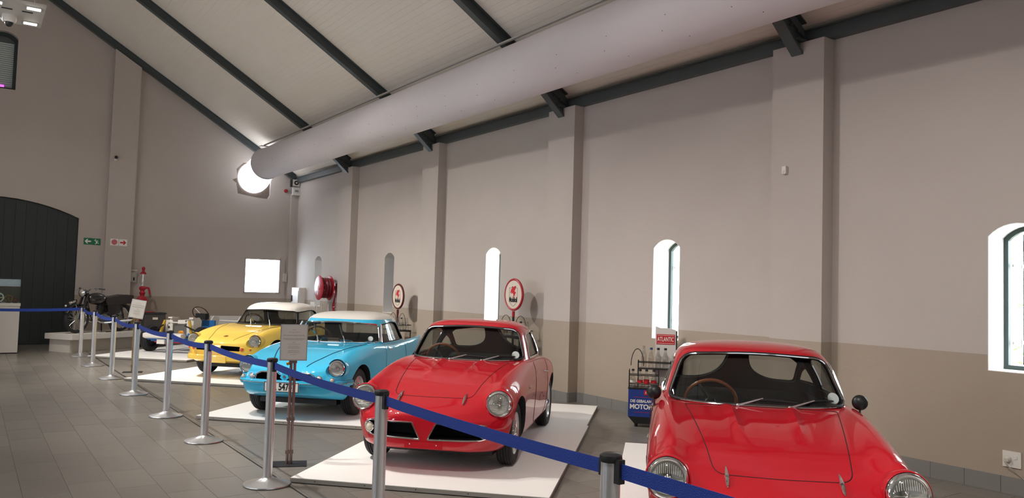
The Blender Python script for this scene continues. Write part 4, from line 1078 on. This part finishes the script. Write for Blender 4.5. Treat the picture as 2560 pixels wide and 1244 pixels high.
b.build('upper_rack', M_IRON, T)
MB().tube([(-.17+.08*math.cos(a), .0, .70+.20*math.sin(a)) for a in [math.pi*k/14 for k in range(15)]], .005, seg=6).build('wire_handle', M_IRON, T)
b = MB(); b.prism([(.05, .45), (.31, .45), (.31, 1.13), (.23, 1.15), (.11, 1.15), (.05, 1.17)], 1, .165, .180); b.build('sign_board', mat('board_white', 'DAD6D2', .4), T, smooth=False)
MB().bb((.31, .16, .45), (.326, .19, 1.12)).build('board_side', M_IRON, T, smooth=False)
T.scale = (1, 1, 1.07)
MB().bb((.065, .160, .955), (.295, .166, 1.075)).build('red_label', M_SIGNR, T, smooth=False)
b = MB(); b.bb((.075, .1585, 1.060), (.285, .1605, 1.064)); b.bb((.075, .1585, .966), (.285, .1605, .970)); b.build('label_line', M_TEXTW, T, smooth=False)
text_obj('sign_lettering', 'ATLANTIC', .075, M_TEXTW, T, fm(.18, 1.014, .1595), sx=.58, bold=.001)
c_, s_ = math.cos(R(-45)), math.sin(R(-45))
def loc_(x, y): return (7.22+x*c_-y*s_, 7.32+x*s_+y*c_)
for i, x in enumerate((-.22, -.13, -.05, .04)):
    p = loc_(x, -.08); bt = bottle(['leftmost glass bottle in the lower rack on the blue cabinet', 'second glass bottle from the left in the lower cabinet rack', 'glass bottle with round red label in the lower cabinet rack', 'rightmost glass bottle in the lower rack on the blue cabinet'][i], p[0], p[1], .485, .22, .036, M_TEXTK); bt['group'] = 'bottles in the lower rack of the blue cabinet'
    if i == 2: MB().lathe([(.0368, .05), (.0368, .10)], seg=18).build('round_label', M_SIGNR, bt)
    else: MB().lathe([(.0365, .06), (.0365, .09)], seg=18).build('label_band', M_SIGNR if i % 2 else M_PAPER, bt)
for i, x in enumerate((-.09, .0, .09, .18)):
    p = loc_(x, .075); bt = bottle(['tall uncapped glass bottle at the left of the upper rack', 'blue capped glass bottle in the upper rack on the cabinet', 'dark capped glass bottle in the middle of the upper rack', 'dark capped glass bottle at the right of the upper rack'][i], p[0], p[1], .721, .25 if i else .28, .037, (mat('blue_cap', '2A4A78', .4) if i == 1 else M_TEXTK) if i else None)
    if i: bt['group'] = 'bottles in the upper rack of the blue cabinet'
# hose reel
t = thing('hose_reel', 'red fire hose reel with wound hose on the right wall', 'hose reel', (7.70, 19.10, 1.56))
for x, nm in ((-.42, 'front_disc'), (-.14, 'back_disc')):
    MB().lathe([(.001, -.006), (.30, -.006), (.31, 0), (.30, .006), (.001, .006)], o=(x, 0, 0), ax=(1, 0, 0), seg=40).build(nm, M_REDPL, t)
b = MB()
for k in range(7): b.tube([(-.385+.036*k, (.235+.012*(k % 2))*math.cos(a), (.235+.012*(k % 2))*math.sin(a)) for a in [2*math.pi*j/28 for j in range(28)]], .017, closed=True, seg=7)
b.build('wound_hose', M_DRED, t, kind='stuff')
MB().tube(spline([(-.12, -.26, .05), (-.10, -.30, -.12), (-.12, -.27, -.30), (-.10, -.16, -.48), (-.08, -.22, -.62)], 5), .017).build('loose_hose', M_DRED, t)
MB().cyl((-.44, 0, 0), (0, 0, 0), .05).bb((-.03, -.10, -.12), (0, .10, .12)).build('bracket', M_REDPL, t)
b = MB().cyl((-.10, -.24, -.25), (-.10, -.24, -.95), .018); b.build('riser_pipe', M_REDPL, t)
b = MB().cyl((-.10, -.32, -.47), (-.10, -.14, -.47), .014); b.tube([(-.10-.05*math.cos(a), -.24, -.60+.05*math.sin(a)) for a in [2*math.pi*k/12 for k in range(12)]], .01, closed=True); b.build('valve', M_REDPL, t)
MB().lathe([(.001, -.008), (.055, -.008), (.055, -.0075)], o=(-.42, -.02, .02), ax=(1, 0, 0)).build('round_sticker', M_PAPER, t)
MB().box((-.4285, .06, -.13), (.002, .07, .10), Matrix.Rotation(R(20), 3, 'X')).build('square_sticker', M_PAPER, t, smooth=False)
# electrical box
t = thing('electrical_box', 'white metal electrical box on the right wall near the corner', 'electrical box', (7.70, 21.55, 1.25))
MB().bb((-.16, -.30, -.30), (0, .30, .28)).build('cabinet', M_BOX, t); MB().bb((-.172, -.29, -.29), (-.16, .27, .27)).build('door', M_BOX, t)
MB().bb((-.20, .20, -.10), (-.172, .25, .06)).build('lock', M_BELTC, t); MB().bb((-.178, -.28, -.25), (-.170, -.262, .2)).build('hinge', M_IRON, t)
# chair-like frame under the reel
t = thing('wire_stand', 'small pale metal display frame standing under the hose reel', 'stand', (7.35, 19.2, 0))
b = MB(); [b.cyl((sx*.15, sy*.22, 0), (sx*.15, sy*.22, 1.15), .012, 8) for sx in (-1, 1) for sy in (-1, 1)]; b.bb((-.16, -.23, .70), (.16, .23, .72)); b.build('frame', M_BOX, t)
MB().bb((-.16, -.10, 1.02), (-.15, .22, 1.20)).build('plate', M_BOX, t, smooth=False)
# sensor and socket
t = thing('motion_sensor', 'small white sensor on the nearest pilaster', 'sensor', (7.517, 5.56, 3.10)); MB().box((-.018, 0, 0), (.036, .05, .085)).build('case', M_BOX, t); MB().ball((-.036, 0, -.015), (.01, .018, .02)).build('lens', M_PAPER, t)
t = thing('wall_socket', 'white wall socket with plug low on the right wall', 'socket', (7.70, 3.30, .305))
MB().box((-.006, 0, 0), (.012, .15, .14)).build('plate', M_BOX, t); MB().box((-.014, -.035, .02), (.006, .02, .028)).build('switch', M_PAPER, t)
MB().lathe([(.001, .04), (.018, .04), (.028, .02), (.03, 0)], o=(-.012, .03, .0), ax=(-1, 0, -.2)).build('plug', mat('plug', 'CFC8BC', .5), t)
MB().tube(spline([(-.045, .03, -.01), (-.05, .02, -.05), (-.02, -.06, -.12), (-.015, -.16, -.19), (-.02, -.40, -.275), (-.03, -.8, -.29)], 5), .005, seg=6).build('cable', mat('cable', 'A8A094', .6), t)
# ------------------------------------------------------------------ end wall fittings
def plate_sign(x, z, y, label, bg_, grp):
    t = thing('safety_sign', label, 'sign', (x, y, z), 0, grp); MB().box((0, -.003, 0), (.185, .006, .165)).build('plate', bg_, t, smooth=False); return t
E0, E1 = D, D-.183
def arrow(s, m, t, k=1.0):
    p = [(-.07*s, 0), (-.02*s, .055), (.01*s, .055), (-.02*s, .018), (.07*s, .018), (.07*s, -.018), (-.02*s, -.018), (.01*s, -.055), (-.02*s, -.055)]
    me = MB().prism(p if s > 0 else p[::-1], 1, -.008, -.006).mesh('arrow', m, smooth=False); link('arrow', me, t)
t = plate_sign(2.43, 2.545, E0, 'green sign with white arrow pointing left beside the big door', M_SIGNG, 'safety signs'); arrow(1, M_TEXTW, t)
t = plate_sign(2.62, 2.540, E0, 'green sign with white running figure beside the arrow sign', M_SIGNG, 'safety signs')
b = MB(); b.lathe([(.014, 0), (.014, .002), (.001, .002)], o=(-.02, -.006, .048), ax=(0, -1, 0), seg=12)
for pl in ([(-.025, .028), (.015, .02), (.02, -.02), (-.01, -.015)], [(-.01, -.01), (.02, -.012), (.055, -.03), (.055, -.045), (.02, -.03), (0, -.05), (-.03, -.062), (-.035, -.05), (-.01, -.04)], [(-.02, .03), (-.05, .02), (-.055, .035), (-.03, .04)], [(.01, .03), (.04, .0), (.045, .01), (.02, .04)]): b.prism(pl, 1, -.008, -.006)
b.build('running_figure', M_TEXTW, t, smooth=False)
t = plate_sign(3.00, 2.55, E1, 'white sign with faded red circle on the end wall pilaster', M_TEXTW, 'safety signs')
MB().lathe([(.068, .006), (.068, .008), (.001, .008)], ax=(0, -1, 0), seg=28).build('red_circle', mat('faded_red', 'C66A6C', .5), t)
t = plate_sign(3.20, 2.545, E1, 'white sign with red arrow pointing right on the pilaster', M_TEXTW, 'safety signs'); arrow(-1, M_SIGNR, t)
t = thing('wall_camera', 'tiny dark camera high on the end wall pilaster', 'camera', (2.92, E1, 4.66)); MB().bb((-.03, -.04, -.06), (.03, 0, -.02)).build('mount', M_BOX, t); MB().ball((.01, -.06, .02), .04).build('dome', M_BELTC, t)
t = thing('meter_box', 'small grey switch box with pipes right of the pilaster', 'switch box', (3.50, E0, 1.70))
MB().bb((-.07, -.12, -.14), (.06, 0, .12)).build('case', mat('meter_grey', 'A9A6A0', .5), t); b = MB()
for z in (.16, .10, .02): b.cyl((-.08, -.08, z), (.08, -.08, z), .013, 8)
b.build('pipe', M_BOX, t, kind='stuff'); MB().bb((-.015, -.13, -.10), (.02, -.12, -.02)).build('slot', M_IRON, t)
t = thing('alarm_bell', 'small round red alarm bell high in the room corner', 'bell', (7.36, E0, 4.27)); MB().lathe([(.001, .06), (.035, .055), (.055, .02), (.058, 0)], ax=(0, -1, 0)).build('gong', mat('bell_red', '9A1C20', .25, coat=.6), t)
t = thing('loudspeaker', 'small boxy loudspeaker high in the corner under the beam', 'loudspeaker', (7.58, D-.12, 4.50)); MB().bb((-.12, -.10, -.09), (.10, 0, .09)).build('case', M_BOX, t); MB().lathe([(.03, .012), (.055, .018), (.065, .004)], o=(0, -.10, 0), ax=(0, -1, 0)).build('cone_ring', M_BELTC, t); MB().bb((-.15, -.12, -.12), (-.12, .0, .09)).build('side_bracket', M_IRON, t)
t = thing('emergency_lamp', 'white emergency lamp fixed to the corner column below the loudspeaker', 'lamp', (7.60, D-.10, 4.28)); MB().bb((-.10, -.10, -.13), (.10, 0, .09)).build('case', M_BOX, t); MB().bb((-.05, -.115, -.04), (.05, -.10, .02)).build('lens_panel', mat('lamp_grey', '8C8A88', .4), t)
t = thing('conduit_box', 'beige cable box and pipe beside the square window', 'cable box', (7.42, D, 1.80)); MB().bb((-.05, -.08, -.12), (.05, 0, .12)).build('case', M_WALL, t); MB().cyl((.02, -.03, -.12), (.02, -.03, -.52), .008, 8).cyl((.0, -.03, .12), (.0, -.03, .5), .010, 8).build('pipe', mat('conduit', '9A9086', .6), t)
# hand operated petrol pump and cabinet
t = thing('petrol_pump', 'old red hand petrol pump with glass column by the end wall', 'petrol pump', (3.68, 21.85, 0))
MB().lathe([(.001, 1.96), (.03, 1.95), (.045, 1.91), (.03, 1.87), (.035, 1.83), (.075, 1.80), (.075, 1.77), (.001, 1.77)], seg=24).build('top_finial', M_REDPL, t)
MB().lathe([(.032, 1.46), (.032, 1.78)], seg=20).build('glass_column', M_BOTTLE, t)
MB().cyl((0, 0, 1.46), (0, 0, 1.78), .010, 8).build('measuring_rod', M_CREAM, t)
MB().tube(spline([(-.04, -.01, 1.76), (-.10, -.01, 1.70), (-.105, -.01, 1.55), (-.06, -.01, 1.46)], 4), .006, seg=6).build('overflow_pipe', M_CHROME2, t)
MB().lathe([(.001, 1.47), (.06, 1.46), (.085, 1.42), (.075, 1.38), (.05, 1.36), (.055, 1.33), (.075, 1.30), (.06, 1.26), (.05, 1.22), (.05, 1.18)], seg=24).build('pump_head', M_REDPL, t)
MB().lathe([(.001, -.06), (.125, -.055), (.13, 0), (.125, .055), (.05, .075), (.001, .078)], o=(0, 0, 1.10), ax=(0, -1, 0), seg=28).build('gear_case', M_REDPL, t)
MB().tube(spline([(.05, -.02, 1.42), (.13, -.03, 1.42), (.16, -.03, 1.34), (.18, -.03, 1.24)], 4), [.025]*12+[.022], seg=8).build('nozzle_arm', M_REDPL, t)
MB().cyl((.172, -.03, 1.27), (.195, -.03, 1.18), .026).build('nozzle_grip', mat('grip_brown', '6B5A4A', .6), t)
MB().tube([(-.11, -.03, 1.10), (-.17, -.03, 1.12)], .018).build('spout', M_REDPL, t)
MB().lathe([(.09, 0.94), (.06, .97), (.045, 1.0)], seg=20).lathe([(.001, 0), (.16, 0), (.16, .03), (.05, .06), (.045, .95), (.001, .95)], seg=20).build('pedestal', M_REDPL, t)
t = thing('cabinet', 'black low cabinet with small cream label by the end wall', 'cabinet', (3.84, 21.18, 0), R(4))
MB().prism([(-.27, 0), (.27, 0), (.24, .80), (-.24, .80)], 1, -.2, .2).build('body', mat('cabinet_black', '46423F', .5, noise=.08), t, smooth=False)
MB().bb((-.26, -.22, .80), (.26, .22, .83)).build('top', M_DARK, t, smooth=False); MB().box((0, -.212, .69), (.12, .006, .055)).build('label_plate', M_CREAM, t, smooth=False)
MB().cyl((-.22, -.1, .845), (.0, -.1, .845), .010).build('red_rod', M_REDPL, t)
# ------------------------------------------------------------------ hanging lamp trays at the ridge with camera dome
def tray(y, label, cam):
    t = thing('hanging_lamp_tray', label, 'lamp', (.42, y, 6.2), 0, None)
    MB().bb((-.45, -.70, 0), (.45, .70, .035)).build('tray', mat('tray_white', 'C8C6C0', .4), t, smooth=False)
    for sx in (-1, 1):
        for sy in (-1, 1):
            MB().box((sx*.28, sy*.48, -.006), (.26, .15, .014)).build('lamp_bezel', M_CHROME2, t, smooth=False)
            lm = MB().box((sx*.28, sy*.48, -.015), (.20, .10, .012)).build('lamp_tube', mat('lit_lamp', 'FFFFFF', .5, emit=('FFF6E8', 14)), t)
        MB().cyl((sx*.30, 0, .03), (sx*.30, 0, zc(.42+.3)-6.2), .008, 6).build('hanger_rod', M_CHROME2, t)
    MB().box((.20, -.2, -.004), (.16, .04, .012)).build('vent_slot', M_IRON, t, smooth=False); MB().box((-.10, -.2, -.004), (.16, .04, .012)).build('vent_slot', M_IRON, t, smooth=False)
    for sx in (-1, 1):
        for sy in (-1, 1):
            l = bpy.data.lights.new('tray_lamp', 'SPOT'); l.color = (1.0, .95, .89); l.shadow_soft_size = .09
            aimed = sx > 0
            l.energy = LAMP*((26 if y > 12 else 17) if aimed else 1.3); l.spot_size = R(86 if aimed else 172); l.spot_blend = .75 if aimed else .3
            o = bpy.data.objects.new('tray_lamp', l); COL.objects.link(o); o.location = (.42+sx*.28, y+sy*.48, 6.16)
            if aimed: o.rotation_euler = (Vector((5.0, y-3.2 if sy < 0 else y+1.2, 0))-o.location).to_track_quat('-Z', 'Y').to_euler()
    if cam:
        d = thing('dome_camera', 'white dome security camera under the hanging lamp tray', 'camera', (.42-.05, y+.2, 6.199))
        MB().lathe([(.11, 0), (.11, -.10), (.09, -.13), (.001, -.13)], seg=24).build('housing', M_BOX, d); MB().ball((0, 0, -.12), (.07, .07, .09)).build('dome', M_BELTC, d)
tray(16.1, 'white hanging tray with bright lamps at the upper left', True)
tray(8.5, 'white hanging lamp tray overhead outside the view', False)
tray(1.0, 'white hanging lamp tray behind the camera', False)
# ------------------------------------------------------------------ plinth, motorcycle, glass case
PA = R(36)
t = thing('plinth', 'low white plinth carrying the black motorcycle', 'plinth', (1.95, 19.60, 0), PA)   # local x along the front, y back
MPL = mat('plinth_white', 'D2CDC4', .5)
MB().bb((0, 0, .28), (2.05, .80, .40)).build('top_slab', MPL, t, smooth=False); MB().bb((.06, .12, 0), (1.95, .72, .28)).build('base_block', mat('plinth_base', 'C4BDB2', .6), t, smooth=False)
mc = thing('motorcycle', 'old black motorcycle with chrome headlamp standing on the white plinth', 'motorcycle', (0, 0, .40))
fx, fy = 2.06, 20.03; mc.rotation_euler[2] = R(36+180)
L = 1.22; mc.location = (fx+L*math.cos(R(36)), fy+L*math.sin(R(36)), .40)    # origin under rear axle, +x forward
def mwheel(x, r=.31):
    t = link('wheel', None, mc, loc=(x, 0, r+.009))
    MB().tube([(r*.90*math.cos(a), 0, r*.90*math.sin(a)) for a in [2*math.pi*k/40 for k in range(40)]], .038, closed=True, seg=10).build('tyre', M_TYRE, t)
    MB().lathe([(r*.79, -.022), (r*.76, -.012), (r*.76, .012), (r*.79, .022)], ax=(0, 1, 0), seg=40).build('rim', M_CHROME, t)
    b = MB()
    for k in range(28): a = 2*math.pi*k/28; s = 1 if k % 2 else -1; b.cyl((.045*math.cos(a+.6*s), .03*s, .045*math.sin(a+.6*s)), (r*.78*math.cos(a), 0, r*.78*math.sin(a)), .0022, 4)
    b.build('spoke', M_CHROME2, t, kind='stuff')
    MB().lathe([(.001, -.05), (.075, -.045), (.09, -.02), (.09, .02), (.05, .045), (.001, .05)], ax=(0, 1, 0), seg=24).build('hub', mat('hub_grey', '8A8780', .4, .6), t)
mwheel(0); mwheel(L)
def arc_band(cx, cz, r, a0, a1, wd, n=16, th=.012):
    b = MB()
    for k in range(n+1):
        a = a0+(a1-a0)*k/n
        for (rr, yy) in ((r, -wd), (r+th*1.5, -wd*.6), (r+th*2, 0), (r+th*1.5, wd*.6), (r, wd), (r-.003, wd*.9), (r+th*1.5-.004, 0), (r-.003, -wd*.9)): b.v.append((cx+rr*math.cos(a), yy, cz+rr*math.sin(a)))
    for k in range(n):
        for j in range(8): b.f.append((k*8+j, k*8+(j+1) % 8, k*8+8+(j+1) % 8, k*8+8+j)); b.m.append(0)
    return b
MK = mat('cycle_black', '161618', .25, coat=.8)
arc_band(L, .31, .335, R(25), R(165), .065).build('front_mudguard', MK, mc); arc_band(0, .31, .335, R(20), R(190), .075).build('rear_mudguard', MK, mc)
b = MB().prism(rpoly([(L+.02, .67), (L+.16, .655), (L+.28, .60), (L+.30, .64), (L+.20, .735), (L+.02, .755)], .02), 1, -.004, .004); b.build('front_plate', MK, mc, smooth=False)
pt = text_obj('plate_lettering', 'TJ98-071', .062, M_TEXTW, mc, frame_mtx((L+.135, .006, .69), (-1, 0, .27), (.27, 0, 1)), sx=.80, bold=.001)
MB().ball((L+.30, 0, .615), .022).build('marker_lamp', M_PAPER, mc)
for s in (-1, 1):
    MB().tube([(L, s*.07, .31), (L-.12, s*.07, .62), (L-.20, s*.07, .86)], [.022, .026, .026]).build('fork_leg', MK, mc)
    MB().tube([(0, s*.09, .31), (.10, s*.10, .62)], [.022, .028]).build('rear_shock', MK, mc)
    MB().tube([(L, s*.06, .31), (L+.10, s*.07, .64)], .005).build('mudguard_stay', M_CHROME2, mc)
    MB().tube(spline([(L-.22, s*.04, .93), (L-.22, s*.16, 1.00), (L-.30, s*.28, 1.00)], 4), .011).build('handlebar', M_CHROME, mc)
    MB().cyl((L-.30, s*.28, 1.0), (L-.37, s*.38, .99), .016).build('grip', M_BELTC, mc)
    MB().tube([(L-.26, s*.22, .985), (L-.20, s*.33, .95)], .006).build('brake_lever', M_CHROME, mc)
    MB().tube(spline([(.62, s*.08, .40), (.80, s*.13, .30), (.60, s*.14, .22), (.20, s*.14, .24), (-.30, s*.14, .27)], 5), [.018]*11+[.024]*5+[.030]*5).build('exhaust_pipe', M_CHROME, mc)
hl = link('headlamp', None, mc, loc=(L-.12, 0, .90)); MB().lathe([(.001, -.13), (.05, -.11), (.082, -.04), (.088, .02)], ax=(1, 0, -.05), seg=28).build('lamp_shell', MK, hl)
MB().lathe([(.088, .015), (.092, .03), (.080, .035)], ax=(1, 0, -.05), seg=28).build('chrome_rim', M_CHROME, hl); MB().lathe([(.082, .03), (.06, .045), (.001, .055)], ax=(1, 0, -.05), seg=24).build('lens', mat('head_lens', 'E8E4DC', .08, .7, 1), hl)
MB().ball((.72, 0, .77), (.26, .14, .14), seg=24).build('fuel_tank', MK, mc)
for s in (-1, 1): MB().box((.74, s*.128, .77), (.09, .006, .06)).build('tank_badge', M_CREAM, mc)
b = MB(); pr_ = rpoly([(-.22, .66), (.50, .62), (.56, .72), (.44, .80), (.0, .87), (-.26, .85)], .04); b.prism(pr_, 1, -.12, .12); b.build('seat', mat('seat_vinyl', '2A2422', .45), mc)
b = MB()
for s in (-1, 1): b.tube([(L-.24, 0, .84), (.95, s*.03, .60), (.86, s*.05, .28), (.40, s*.06, .24), (.30, s*.08, .62), (.60, s*.04, .70)], .014)
b.tube([(L-.26, 0, .90), (L-.20, 0, .68)], .03).build('frame', MK, mc)
MB().ball((.50, 0, .33), (.20, .11, .13), seg=16).build('crankcase', mat('crankcase', '6E6C68', .35, .8), mc)
b = MB()
for k in range(8): b.lathe([(.001, .43+k*.024), (.085, .43+k*.024), (.085, .438+k*.024), (.001, .438+k*.024)], o=(.62, 0, 0), seg=16)
b.build('cylinder_fins', mat('fin_grey', '4A4A48', .5, .6), mc, kind='stuff'); MB().cyl((.62, 0, .40), (.62, 0, .64), .055).build('cylinder_barrel', M_IRON, mc)
MB().prism(rpoly([(.12, .42), (.44, .38), (.50, .66), (.06, .68)], .06), 1, -.10, .10).build('tool_box', MK, mc)
b = MB().tube([(.45, .10, .25), (.38, .16, .016)], .014); b.tube([(.45, -.10, .25), (.38, -.16, .016)], .014); b.tube([(.34, .18, .012), (.52, .12, .012)], .010); b.build('centre_stand', M_IRON, mc)
MB().ball((-.33, 0, .60), .03).build('tail_lamp', M_AMBER, mc)
t = thing('display_case', 'white pedestal with glass case at the left edge', 'display case', (.46, 20.10, 0))
MB().bb((-.50, -.31, .02), (.50, .31, 1.0)).build('pedestal', MPL, t, smooth=False); MB().bb((-.52, -.33, 1.0), (.51, .33, 1.06)).build('pedestal_top', MPL, t, smooth=False); MB().bb((-.47, -.28, 0), (.47, .28, .02)).build('plinth_foot', M_IRON, t, smooth=False)
gc = glass('case_glass', (.86, .92, .91), dirt=.04)
for (a, c) in (((-.49, -.305, 1.06), (.49, -.299, 1.56)), ((-.49, .299, 1.06), (.49, .305, 1.56)), ((-.49, -.30, 1.06), (-.484, .30, 1.56)), ((.484, -.30, 1.06), (.49, .30, 1.56)), ((-.49, -.305, 1.56), (.49, .305, 1.566))): MB().bb(a, c).build('glass_pane', gc, t, smooth=False)
for i, (x, y, m, l, rr) in enumerate(((.12, -.05, M_TEXTW, 'white wheel shaped exhibit in the glass case', .09), (.30, .02, mat('brass_dull', '8A6A3E', .4, .7), 'brown gear wheel exhibit in the glass case', .07), (.42, -.10, M_RUST, 'small dark red ring exhibit at the right of the glass case', .045))):
    e = thing('exhibit', l, 'exhibit', (.46+x, 20.10+y, 1.06), R(-20+15*i)); MB().tube([(rr*math.cos(a), 0, .02+rr+rr*math.sin(a)) for a in [2*math.pi*k/20 for k in range(20)]], .014, closed=True).build('ring', m, e)
    b = MB()
    for k in range(5): a = 2*math.pi*k/5; b.cyl((0, 0, .02+rr), (rr*math.cos(a), 0, .02+rr+rr*math.sin(a)), .008, 6)
    b.build('spoke', m, e, kind='stuff'); MB().box((0, 0, .012), (.08, .06, .024)).build('foot', M_IRON, e)
# ------------------------------------------------------------------ bare rolling chassis
ch = thing('car_chassis', 'bare white and blue car chassis with steering wheel behind the yellow car', 'chassis'); place(ch, (3.92, 18.88), 45)
MW = mat('white_sheet_metal', 'E6E2DA', .4)
for x in (0, -2.235):
    for sg in (1, -1): wheel('wheel', ch, x, sg*.63, r=.29, wd=.17, side=sg)
for sg in (1, -1):
    b = MB().prism(rpoly([(-.18, .38), (-.50, .36), (-.56, .68), (-.46, .76), (-.20, .74), (-.13, .68)], .02), 1, sg*.26-.012, sg*.26+.012); b.prism([(-.13, .38), (-.11, .70), (-.14, .70), (-.16, .38)], 1, sg*.26-.085, sg*.26+.085)
    b.build('spring_tower', MW, ch, smooth=False)
    MB().bb((-.24, sg*.26-.05, .74), (-.14, sg*.26+.05, .77)).build('tower_cap', MW, ch, smooth=False)
    for zz, rr in ((.54, .022), (.63, .012)): MB().cyl((-.112, sg*.26, zz), (-.105, sg*.26, zz), rr, 12).build('round_hole', M_IRON, ch)
    MB().tube([(.15, sg*.22, .40), (0, sg*.55, .34)], .018).tube([(-.12, sg*.22, .40), (0, sg*.55, .34)], .018).build('lower_wishbone', M_BLUEFR, ch)
    MB().tube([(.10, sg*.26, .60), (0, sg*.54, .46)], .016).build('upper_wishbone', M_IRON, ch)
    MB().tube([(.02, sg*.40, .36), (-.02, sg*.30, .70)], [.035, .030]).build('coil_spring', mat('spring_yellow', 'C8A030', .4), ch)
    MB().tube(spline([(.30, sg*.30, .30), (-.20, sg*.34, .27), (-.8, sg*.42, .24), (-1.6, sg*.42, .24), (-2.0, sg*.36, .36), (-2.5, sg*.34, .36)], 3), .035, seg=8).build('frame_rail', M_BLUEFR, ch)
    b = MB().prism(rpoly([(-1.95, .36), (-2.25, .36), (-2.35, .70), (-2.10, .74), (-1.98, .62)], .04), 1, sg*.36-.01, sg*.36+.01); b.build('rear_panel', MW, ch, smooth=False)
MB().bb((-.12, -.26, .64), (-.105, .26, .665)).build('top_bar', MW, ch, smooth=False)
MB().prism(rpoly([(.34, .30), (.44, .34), (.44, .42), (.30, .44), (.22, .38)], .02), 1, -.52, .40).build('front_crossmember', MW, ch)
b = MB().tube([(.36, -.50, .37), (.40, -.30, .42), (.38, .1, .40)], .045, seg=10); b.build('crossmember_tube', MW, ch)
MB().tube([(.36, -.45, .30), (.36, .45, .30)], .016).tube([(.30, -.40, .26), (.30, .40, .26)], .014).build('tie_rod', M_BLUEFR, ch)
MB().bb((.34, -.20, .20), (.40, -.02, .30)).build('steering_rack_plate', MW, ch)
MB().tube([(.10, -.45, .22), (.10, .45, .22)], .020).build('anti_roll_bar', M_REDPL, ch)
MB().box((-.45, 0, .45), (.60, .32, .34)).build('engine_block', mat('engine_grey', '77736C', .45, .5), ch)
MB().ball((-.22, .02, .42), (.09, .13, .09), seg=14).build('engine_cover', mat('engine_orange', 'D8902E', .4), ch); MB().box((-.40, .02, .66), (.50, .18, .09)).build('rocker_cover', MW, ch)
MB().tube([(-.15, -.22, .40), (-1.10, -.13, .80)], .013).build('steering_column', M_REDPL, ch)
steering(ch, -1.14, -.13, .82, .20, mat('old_rim', '4A2420', .4), tilt=55)
MB().bb((-1.00, -.10, .50), (-.94, .36, .68)).build('bulkhead', M_BLUEFR, ch, smooth=False); MB().bb((-.96, -.05, .70), (-.80, .20, .84)).build('brake_reservoir', M_IRON, ch)
MB().cyl((-.9, 0, .32), (-2.2, 0, .29), .03).build('prop_shaft', M_IRON, ch); MB().ball((-2.235, 0, .29), .11).cyl((-2.235, -.6, .29), (-2.235, .6, .29), .035).build('rear_axle', M_BLUEFR, ch); MB().cyl((0, -.55, .29), (0, .55, .29), .02).build('front_axle', M_BLUEFR, ch)
MB().bb((-1.5, -.45, .26), (-1.1, .45, .29)).build('floor_pan', M_BLUEFR, ch, smooth=False)
MB().tube([(-2.45, -.40, .60), (-2.45, .40, .60)], .02).build('rear_crossbar', MW, ch)
t = thing('partition_board', 'low pale partition board behind the chassis and yellow car', 'partition', (5.9, 21.98, 0)); MB().bb((-.5, -.02, .05), (.8, .02, .72)).build('board', M_BOX, t, smooth=False); MB().bb((-.45, -.15, 0), (.75, .15, .05)).build('foot', M_BOX, t, smooth=False)
